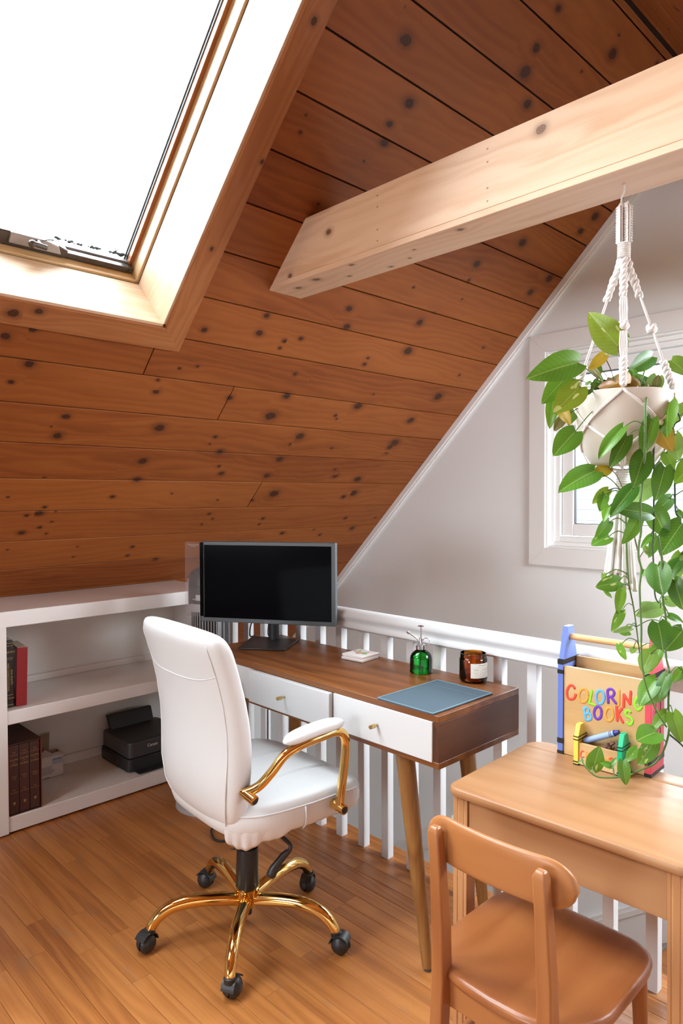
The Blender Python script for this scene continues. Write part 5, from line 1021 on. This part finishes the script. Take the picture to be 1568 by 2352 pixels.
for s in (-1, 1):
    # rear post runs from the floor up to the back board
    pts = [(-0.235, 0.0), (-0.205, 0.18), (-0.193, 0.34), (-0.196, 0.45), (-0.207, 0.58), (-0.217, 0.655)]
    b = MB(); rr_ = []
    for (x_, z_) in pts:
        w = 0.0135 if z_ > 0.5 else 0.0155; d = 0.012 + 0.006 * max(0, 1 - abs(z_ - 0.35) / 0.35)
        yb = s * (0.124 - 0.004 * (z_ / 0.65))
        rr_.append([(x_ - d, yb - w, z_), (x_ + d, yb - w, z_), (x_ + d, yb + w, z_), (x_ - d, yb + w, z_)])
    x_, z_ = -0.2195, 0.668; yb = s * 0.12
    rr_.append([(x_ - 0.004, yb - 0.009, z_), (x_ + 0.010, yb - 0.009, z_), (x_ + 0.010, yb + 0.009, z_), (x_ - 0.004, yb + 0.009, z_)])
    b.loft(rr_).build('rear_post', 'chair_maple_z', kc, bevel=0.004, seg=3)
    MB().tube([(0.150, s * 0.150, SZ - 0.02), (0.160, s * 0.158, 0.0)], [0.017, 0.0125], 14).build('front_leg', 'chair_maple_z', kc, smooth=50)
    MB().hexa([(-0.175, s * 0.13 - 0.009, SZ - 0.075), (0.15, s * 0.15 - 0.009, SZ - 0.075), (0.15, s * 0.15 + 0.009, SZ - 0.075), (-0.175, s * 0.13 + 0.009, SZ - 0.075), (-0.175, s * 0.13 - 0.009, SZ - 0.029), (0.15, s * 0.15 - 0.009, SZ - 0.029), (0.15, s * 0.15 + 0.009, SZ - 0.029), (-0.175, s * 0.13 + 0.009, SZ - 0.029)]).build('side_rail', 'chair_maple_x', kc, bevel=0.002)
    MB().tube([(-0.20, s * 0.124, 0.17), (0.156, s * 0.155, 0.16)], 0.009, 10).build('stretcher', 'chair_maple_x', kc, smooth=50)
MB().box(-0.185, -0.168, -0.112, 0.112, SZ - 0.085, SZ - 0.029).build('rear_rail', 'chair_maple', kc, bevel=0.002)
MB().box(0.140, 0.156, -0.14, 0.14, SZ - 0.075, SZ - 0.029).build('front_rail', 'chair_maple', kc, bevel=0.002)
# curved back board with rounded ends
def backsec(y):
    q = abs(y) / 0.170
    h = 0.048 * (1 - max(0, (q - 0.62) / 0.38) ** 2.2) ** 0.5 if q < 1 else 0.003
    zc = 0.629; xc = -0.188 + 0.0 - 0.022 * (1 - q * q) * 0 + 0.022 * q * q * 1.0 - 0.006
    return max(h, 0.004), zc, xc
rings = []
for i in range(49):
    y = -0.1698 + 0.3396 * i / 48; h, zc, xc = backsec(y); t = 0.0085
    sec = []
    for k in range(20):
        u, v = sup(2 * math.pi * k / 20, 3.2); sec.append((xc + u * t * (0.75 if h < 0.015 else 1), y, zc + v * h + (u * 0.0)))
    rings.append(sec)
MB().loft(rings).build('backrest', 'chair_maple', kc, smooth=50)

# ------------------------------------------------------------------ colouring book caddy
cq = thing('book_caddy', 'wooden colouring book caddy with blue and red crayon-shaped ends', 'caddy', (1.819, 0.8245, 0.6303), R(1.5))
def cbx(name, mat, x0, x1, a0, a1, z0, z1, bev=0.001, par=None):
    return MB().box(x0 - 0.047, x1 - 0.047, 0.1265 - a1, 0.1265 - a0, z0, z1).build(name, mat, par or cq, bevel=bev)
def crayon_end(mat, a0, a1, x0, x1, zb, zt, tipw, bands, par, name='crayon_end'):
    xm = (x0 + x1) / 2; sh = (x1 - x0) * 0.075
    P = [(x0, 0), (x1, 0), (x1, zb), (x1 - sh, zb), (xm + tipw / 2, zt), (xm - tipw / 2, zt), (x0 + sh, zb), (x0, zb)]
    e = MB().prism(P, lambda u, v, w: (u - 0.047, 0.1265 - w, v), a0, a1).build(name, mat, par, bevel=0.0012)
    for z0, z1 in bands:
        MB().box(x0 - 0.0475 - 0.0003, x1 - 0.0465 + 0.0003, 0.1265 - a1 - 0.0006, 0.1265 - a0 + 0.0006, z0, z1).build('band', 'band_black', e)
    return e
BANDS = ((0.0, 0.009), (0.030, 0.044), (0.224, 0.235), (0.250, 0.2635))
crayon_end('crayon_blue_paint', 0.0, 0.016, 0.0, 0.092, 0.2635, 0.352, 0.034, BANDS, cq)
re_ = crayon_end('crayon_red_paint', 0.2375, 0.2535, 0.0, 0.092, 0.2635, 0.352, 0.034, BANDS, cq)
for zc in (0.10, 0.175):
    MB().tube([(0.0 + 0.017 * math.cos(R(a)), 0.1265 - 0.2537, zc + 0.034 * math.sin(R(a))) for a in range(0, 361, 20)], 0.0008, 4).build('drawn_oval', 'marker_text', re_)
cbx('front_panel', 'caddy_pine', 0.004, 0.015, 0.0165, 0.237, 0.001, 0.246)
cbx('back_panel', 'caddy_pine', 0.078, 0.089, 0.0165, 0.237, 0.001, 0.262)
cbx('bottom_panel', 'caddy_pine', 0.0155, 0.0775, 0.0165, 0.237, 0.001, 0.010)
MB().tube([(0.0, 0.1265 - 0.012, 0.322), (0.0, 0.1265 - 0.242, 0.322)], 0.0088, 18).build('handle', 'dowel_pine', cq, smooth=40)
def strokes(L, x, r, par):
    for c_, P in L:
        P3 = [Vector((x - 0.047, 0.1265 - a, z)) for a, z in P]
        b = MB()
        if len(P3) > 4: b.tube(smooth_pts(P3, 3), r, 8)
        else:
            for q0, q1 in zip(P3, P3[1:]): e_ = (q1 - q0).normalized() * r; b.tube([q0 - e_ * 0.9, q0 - e_ * 0.5, q0, q1, q1 + e_ * 0.5, q1 + e_ * 0.9], [r * 0.4, r * 0.86, r, r, r * 0.86, r * 0.4], 8)
        b.v = [(x - 0.047 + (v[0] - x + 0.047) * 0.2, v[1], v[2]) for v in b.v]
        b.build('painted_letter', 'paint_' + c_, par, smooth=0)
strokes([(c_, [(0.0165 + (a - 0.001) * 0.919, z) for a, z in P]) for c_, P in LETTERS], 0.0034, 0.0036, cq)
pk = cbx('crayon_pocket', 'caddy_pine', -0.043, -0.035, 0.083, 0.186, 0.002, 0.060)
cbx('pocket_floor', 'caddy_pine', -0.035, 0.0035, 0.083, 0.186, 0.002, 0.008, 0.0, pk)
PB = ((0.0, 0.003), (0.007, 0.010), (0.066, 0.0685), (0.0745, 0.077))
crayon_end('crayon_yellow_paint', 0.0695, 0.0825, -0.047, 0.0035, 0.078, 0.106, 0.022, PB, pk, 'pocket_end')
crayon_end('crayon_green_paint', 0.1865, 0.1995, -0.047, 0.0035, 0.078, 0.106, 0.022, PB, pk, 'pocket_end')
strokes([(c_, [(a + 0.003, z) for a, z in P]) for c_, P in LETTERS2], -0.0433, 0.0018, pk)
cw_ = lambda x, a, z: Vector((x - 0.047, 0.1265 - a, z))
cmat = Matrix.Translation((1.819, 0.8245, 0.6303)) @ Matrix.Rotation(R(1.5), 4, 'Z')
def crayon(p0, p1, r, wrap, wax, lab, grp=None):
    p0, p1 = cmat @ p0, cmat @ p1; d = (p1 - p0).normalized(); n0 = (p1 - p0).length
    o = bpy.data.objects.new('crayon', None); C.objects.link(o); tag(o, lab, 'crayon', grp)
    xa = d; ya = Vector((0, 0, 1)).cross(d).normalized(); o.matrix_world = basis(p0, xa, ya, xa.cross(ya))
    MB().tube([(0, 0, 0), (n0 - 0.014, 0, 0)], r, 14).build('wrapper', wrap, o, smooth=40)
    MB().tube([(n0 - 0.014, 0, 0), (n0 - 0.012, 0, 0), (n0 - 0.011, 0, 0), (n0, 0, 0)], [r * 0.97, r * 0.97, r * 0.8, r * 0.6], 14).build('tip', wax, o, smooth=30)
    for q in (0.020, 0.0245): MB().tube([(n0 - q - 0.0016, 0, 0), (n0 - q, 0, 0)], r * 1.02, 14).build('band', 'band_black', o)
crayon(cw_(-0.014, 0.086, 0.058), cw_(-0.014, 0.178, 0.104), 0.0082, 'crayon_wrap', 'crayon_wax_blue', 'fat blue crayon lying across the crayon pocket')
crayon(cw_(-0.022, 0.115, 0.030), cw_(-0.012, 0.165, 0.072), 0.0055, 'crayon_brown', 'crayon_brown', 'brown crayon under the fat blue crayon')
crayon(cw_(-0.008, 0.168, 0.018), cw_(-0.020, 0.150, 0.070), 0.0055, 'crayon_brown', 'crayon_brown', 'brown crayon leaning towards the yellow pocket end')
crayon(cw_(-0.026, 0.172, 0.020), cw_(-0.016, 0.176, 0.078), 0.0055, 'crayon_brown', 'crayon_brown', 'brown crayon standing against the green pocket end')

# ------------------------------------------------------------------ hanging pothos
PC = Vector((1.737, 0.757, 0)); VD = Vector((PC.x, PC.y, 0)).normalized(); SD = Vector((VD.y, -VD.x, 0))     # away from / across the view
hk = MB().tube(smooth_pts([(0, 0, 0.0), (0, 0, -0.018), (0, 0.006, -0.030), (0, 0.007, -0.044), (0, 0.0, -0.056), (0, -0.008, -0.052), (0, -0.010, -0.044)], 5), 0.0022, 10).lathe([(0.0045, -0.0005), (0.0045, -0.002)], 12).build('ceiling_hook', 'white_enamel', smooth=50)
hk.location = (PC.x, PC.y, 2.1298)
tag(hk, 'white screw hook in the underside of the beam', 'hook')
pt = thing('plant_pot', 'round cream ceramic pot hanging in the macrame hanger', 'plant pot', (PC.x, PC.y, 1.425))
MB().lathe([(0.001, 0.0), (0.066, 0.0), (0.076, 0.006), (0.092, 0.030), (0.107, 0.070), (0.115, 0.110), (0.1175, 0.145), (0.1155, 0.176), (0.1125, 0.181), (0.108, 0.180), (0.108, 0.150), (0.001, 0.150)], 56, cap=False).build('pot', 'ceramic_cream', pt, smooth=40)
MB().lathe([(0.001, 0.160), (0.05, 0.163), (0.1075, 0.158)], 30, cap=False).build('soil', 'soil', pt, smooth=0)
POTR = [(0.0, 0.068), (0.006, 0.076), (0.030, 0.092), (0.070, 0.107), (0.110, 0.115), (0.145, 0.1175), (0.176, 0.1155), (0.2, 0.115)]
def potr(z):
    for p, q in zip(POTR, POTR[1:]):
        if z <= q[0]: return p[1] + (q[1] - p[1]) * (z - p[0]) / (q[0] - p[0])
    return 0.115
mc = thing('macrame_hanger', 'white cotton macrame plant hanger with knotted cords and a tassel', 'plant hanger', (PC.x, PC.y, 1.425))
def P3(ang, r, z): return (VD * math.cos(ang) + SD * math.sin(ang)) * r + Vector((0, 0, z))
ztop = 2.081 - 1.425
def cord(name, pts, r=0.0030, n=7, par=None): return MB().tube(pts, r, n).build(name, 'cotton', par or mc, smooth=0)
# top braid: two ropes wrapped in half hitches
tb = MB()
for s in (-1, 1):
    for i in range(14):
        z = ztop - 0.008 - 0.0066 * i
        c_ = SD * (s * 0.009) + Vector((0, 0, z)); d = SD * 0.0075
        tb.tube([c_ - d + VD * 0.003, c_ + VD * -0.0085, c_ + d + VD * 0.003, c_ + VD * 0.009], 0.0042, 6)
    tb.tube([SD * (s * 0.004) + Vector((0, 0, ztop + 0.002)), SD * (s * 0.009) + Vector((0, 0, ztop - 0.01)), SD * (s * 0.008) + Vector((0, 0, ztop - 0.10))], 0.007, 8)
tb.build('top_braid', 'cotton', mc, smooth=0)
wb = MB()
for i in range(8): 
    z = ztop - 0.100 - 0.0046 * i; wb.lathe([(0.0145, -0.0022), (0.0165, 0.0), (0.0145, 0.0022)], 16, (0, 0, z))
wb.build('wrap_knot', 'cotton', mc, smooth=60)
ZS = ztop - 0.138
ANGS = [math.pi, math.pi / 2, 0.0, -math.pi / 2]      # front, right, back, left of the pot as the camera sees it
def knot(name, c_, r, par):
    b = MB()
    for k in range(3):
        a = k * 2.1; ax1 = Vector((math.cos(a), math.sin(a), 0.5)).normalized(); ax2 = ax1.orthogonal().normalized(); 
        b.tube([c_ + (ax1 * math.cos(R(q)) + ax2 * math.sin(R(q))) * r * 0.62 for q in range(0, 361, 30)], r * 0.5, 7)
    return b.build(name, 'cotton', par, smooth=0)
for ai, ang in enumerate(ANGS):
    z_rim = 0.186
    a0 = P3(ang, 0.006, ZS); a1 = P3(ang, 0.115, z_rim)
    at = lambda q: a0.lerp(a1, q)
    root = MB()
    # twisted sinnet at the top of the strand
    for s in range(3):
        pts = []
        for i in range(23):
            q = 0.30 * i / 22; c_ = at(q); w = 0.0068 * (0.75 + 0.25 * math.sin(i * 0.55 + s)); ph = i * 0.62 + s * 2.094
            pts.append(c_ + (VD * math.cos(ph) + SD * math.sin(ph)) * w)
        root.tube(pts, 0.0052, 7)
    sn = root.build('strand', 'cotton', mc, smooth=0)
    side = SD if ai in (0, 2) else VD
    for q0, q1 in ((0.29, 0.53), (0.55, 0.80)):
        for j in (-1.5, -0.5, 0.5, 1.5):
            o = side * (j * 0.0042); cord('cord', [at(q0), at(q0 + 0.03) + o * 0.9, at((q0 + q1) / 2) + o * 1.15, at(q1 - 0.03) + o * 0.9, at(q1)], 0.0027, 6, sn)
    knot('knot', at(0.54), 0.0135, sn)
    tw = MB()
    for s in range(3):
        pts = []
        for i in range(17):
            q = 0.79 + 0.21 * i / 16; c_ = at(q); ph = i * 0.75 + s * 2.094; w = 0.0058 * (1 - 0.4 * (i / 16) ** 3)
            pts.append(c_ + (VD * math.cos(ph) + SD * math.sin(ph)) * w)
        tw.tube(pts, 0.0048, 7)
    tw.build('lower_twist', 'cotton', sn, smooth=0)
    # net over the pot
    zr = 0.176
    for s in (-1, 1):
        am = ang + s * math.pi / 4
        for j in (-1, 1):
            pts = [P3(lerp(ang, am, t) + j * 0.016 * math.sin(math.pi * min(1, t + .15)), potr(lerp(zr, 0.098, t)) + 0.0028, lerp(zr, 0.098, t)) for t in [i / 10 for i in range(11)]]
            cord('net_cord', pts, 0.0029, 6, sn)
            pts = [P3(lerp(am, ang, t) + j * 0.016 * math.sin(math.pi * min(1, t + .15)), potr(lerp(0.098, 0.034, t)) + 0.0028, lerp(0.098, 0.034, t)) for t in [i / 8 for i in range(9)]]
            cord('net_cord', pts, 0.0029, 6, sn)
    knot('knot', P3(ang + math.pi / 4, potr(0.098) + 0.004, 0.098), 0.0072, sn)
    for j in (-1, 0, 1):
        pts = [P3(ang + j * 0.05, potr(0.034) + 0.004, 0.034), P3(ang + j * 0.06, 0.082, 0.004), P3(ang, 0.070, -0.005), P3(ang, 0.02, -0.010), P3(ang, 0.008, -0.014)]
        cord('net_cord', smooth_pts(pts, 4), 0.003, 6, sn)
gk = MB()
for i in range(12):
    z = -0.012 - 0.0056 * i; r = 0.0165 + 0.0015 * math.sin(i * 1.3); gk.lathe([(r - 0.003, -0.0028), (r, 0.0), (r - 0.003, 0.0028)], 16, (0, 0, z))
gk.build('gathering_wrap', 'cotton', mc, smooth=60)
for i in range(34):
    a = i * 2.399; rr0 = 0.0140 * math.sqrt((i + 0.5) / 34); rr1 = 0.037 * math.sqrt((i + 0.5) / 34); ln = 0.205 + 0.025 * math.sin(i * 3.7)
    p0 = Vector((rr0 * math.cos(a), rr0 * math.sin(a), -0.074)); p1 = Vector((rr1 * math.cos(a), rr1 * math.sin(a), -0.078 - ln)) - SD * 0.004
    pts = [p0, p0.lerp(p1, 0.35), p0.lerp(p1, 0.7), p1]
    ts = cord('tassel_strand', pts + [p1 + Vector((0, 0, -0.012))], [0.0044, 0.0046, 0.0048, 0.0052, 0.0065], 7)
# plant
ph = thing('pothos_plant', 'trailing green pothos growing out of the hanging cream pot', 'plant', (PC.x, PC.y, 1.58))
PO = Vector(ph.location)
VV = []
for i, (pts, r) in enumerate(VINES):
    sp = smooth_pts([Vector(p) - PO for p in pts], 5); VV.append(sp)
    MB().tube(sp, [r * (1.0 - 0.35 * k / len(sp)) for k in range(len(sp))], 8).build('vine', ('stem_green', 'stem_brown', 'stem_green', 'stem_dark', 'stem_dark', 'stem_green', 'stem_dark', 'stem_dark')[i], ph, smooth=0)
for (px_, py_) in ((0.02, 0.03), (-0.03, 0.02), (0.04, -0.03), (-0.02, -0.04), (0.0, 0.0)):
    MB().tube([(px_, py_, 0.0), (px_ * 1.3, py_ * 1.3, 0.04), (px_ * 1.8, py_ * 1.7, 0.07)], [0.0035, 0.003, 0.002], 7).build('stem', 'stem_green', ph, smooth=0)
def leafmesh(seed):
    r_ = random.Random(seed); droop = r_.uniform(0.16, 0.34); fold = r_.uniform(0.10, 0.26); wob = r_.uniform(-0.05, 0.05); twist = r_.uniform(-0.25, 0.25)
    b = MB(); NX, NY = 12, 6
    def wid(t): return (math.sin(math.pi * min(1, t * 0.94 + 0.055)) ** 0.62) * (1 - 0.44 * t) * 0.375 if t < 1 else 0.0
    vs = []
    for i in range(NX + 1):
        t = i / NX
        for j in range(-NY // 2, NY // 2 + 1):
            s = j / (NY / 2); y = s * wid(t) * (1.0)
            x = t - (0.13 * (abs(s) ** 1.3) * (1 - t) ** 2 if t < 0.5 else 0)         # lobes behind the stalk
            z = -droop * t * t + 1.5 * fold * abs(y) - 0.6 * abs(y) ** 2 + wob * math.sin(t * 5) * s * 0.4 + twist * t * y
            vs.append((x, y, z))
    n = NY + 1
    b.add(vs, [(i*n+j, i*n+j+1, (i+1)*n+j+1, (i+1)*n+j) for i in range(NX) for j in range(NY)])
    me = b.mesh('leaf', 0); me.materials.append(M['leaf']); return me
LM = [leafmesh(s) for s in range(6)]
LC = {'g': (0.085, 0.25, 0.018, 1), 'd': (0.025, 0.135, 0.012, 1), 'l': (0.15, 0.34, 0.022, 1), 'p': (0.24, 0.39, 0.12, 1), 'v': (0.095, 0.27, 0.022, 0.65), 'y': (0.68, 0.42, 0.03, 1), 'gy': (0.26, 0.36, 0.025, 0.66),
      'o': (0.62, 0.27, 0.03, 1), 'b': (0.17, 0.09, 0.05, 1), 'rb': (0.33, 0.10, 0.03, 1), 'ol': (0.16, 0.28, 0.04, 1)}
R6 = random.Random(3)
for i in range(16):      # small leaves crowded inside the rim
    a_ = R6.uniform(0, 6.28); r_ = R6.uniform(0.03, 0.095); b_ = PC + Vector((r_ * math.cos(a_), r_ * math.sin(a_), 1.602 + R6.uniform(0, 0.02)))
    t_ = b_ + Vector((R6.uniform(-0.035, 0.035), R6.uniform(-0.035, 0.035), R6.uniform(0.012, 0.045)))
    LEAVES.append((tuple(b_), tuple(t_), R6.uniform(0.5, 0.7), R6.choice(('d', 'd', 'g', 'ol', 'b', 'rb'))))
R5 = random.Random(21)
allv = [p for sp in VV for p in sp]
for i, (b0, t0, w, c_) in enumerate(LEAVES):
    B_, T_ = Vector(b0) - PO, Vector(t0) - PO
    d = T_ - B_; L_ = d.length; xa = d.normalized()
    view = (EYE - Vector(b0)).normalized()
    nv = (view + Vector((R5.uniform(-0.45, 0.45), R5.uniform(-0.45, 0.45), R5.uniform(0.0, 0.55)))).normalized()
    ya = nv.cross(xa).normalized(); za = xa.cross(ya)
    mm = basis(B_, xa * L_, ya * L_ * (w / 0.62) * 1.08, za * L_)
    o = place('leaf', LM[i % 6], ph, mw=mm); o.color = LC[c_]
    if L_ > 0.018:
        near = min(allv, key=lambda q: (q - B_).length)
        if (near - B_).length > 0.085 or b0[2] > 1.60:
            near = Vector((B_.x * 0.25, B_.y * 0.25, 0.01)) if b0[2] > 1.50 else near
        if (near - B_).length < 0.16:
            mid = (B_ + near) / 2 + Vector((0, 0, 0.012))
            MB().tube(smooth_pts([B_ + xa * 0.004, mid, near], 4), 0.0013, 5).build('petiole', 'stem_green' if c_ in 'gdlpv' else 'stem_brown', o and ph, smooth=0)
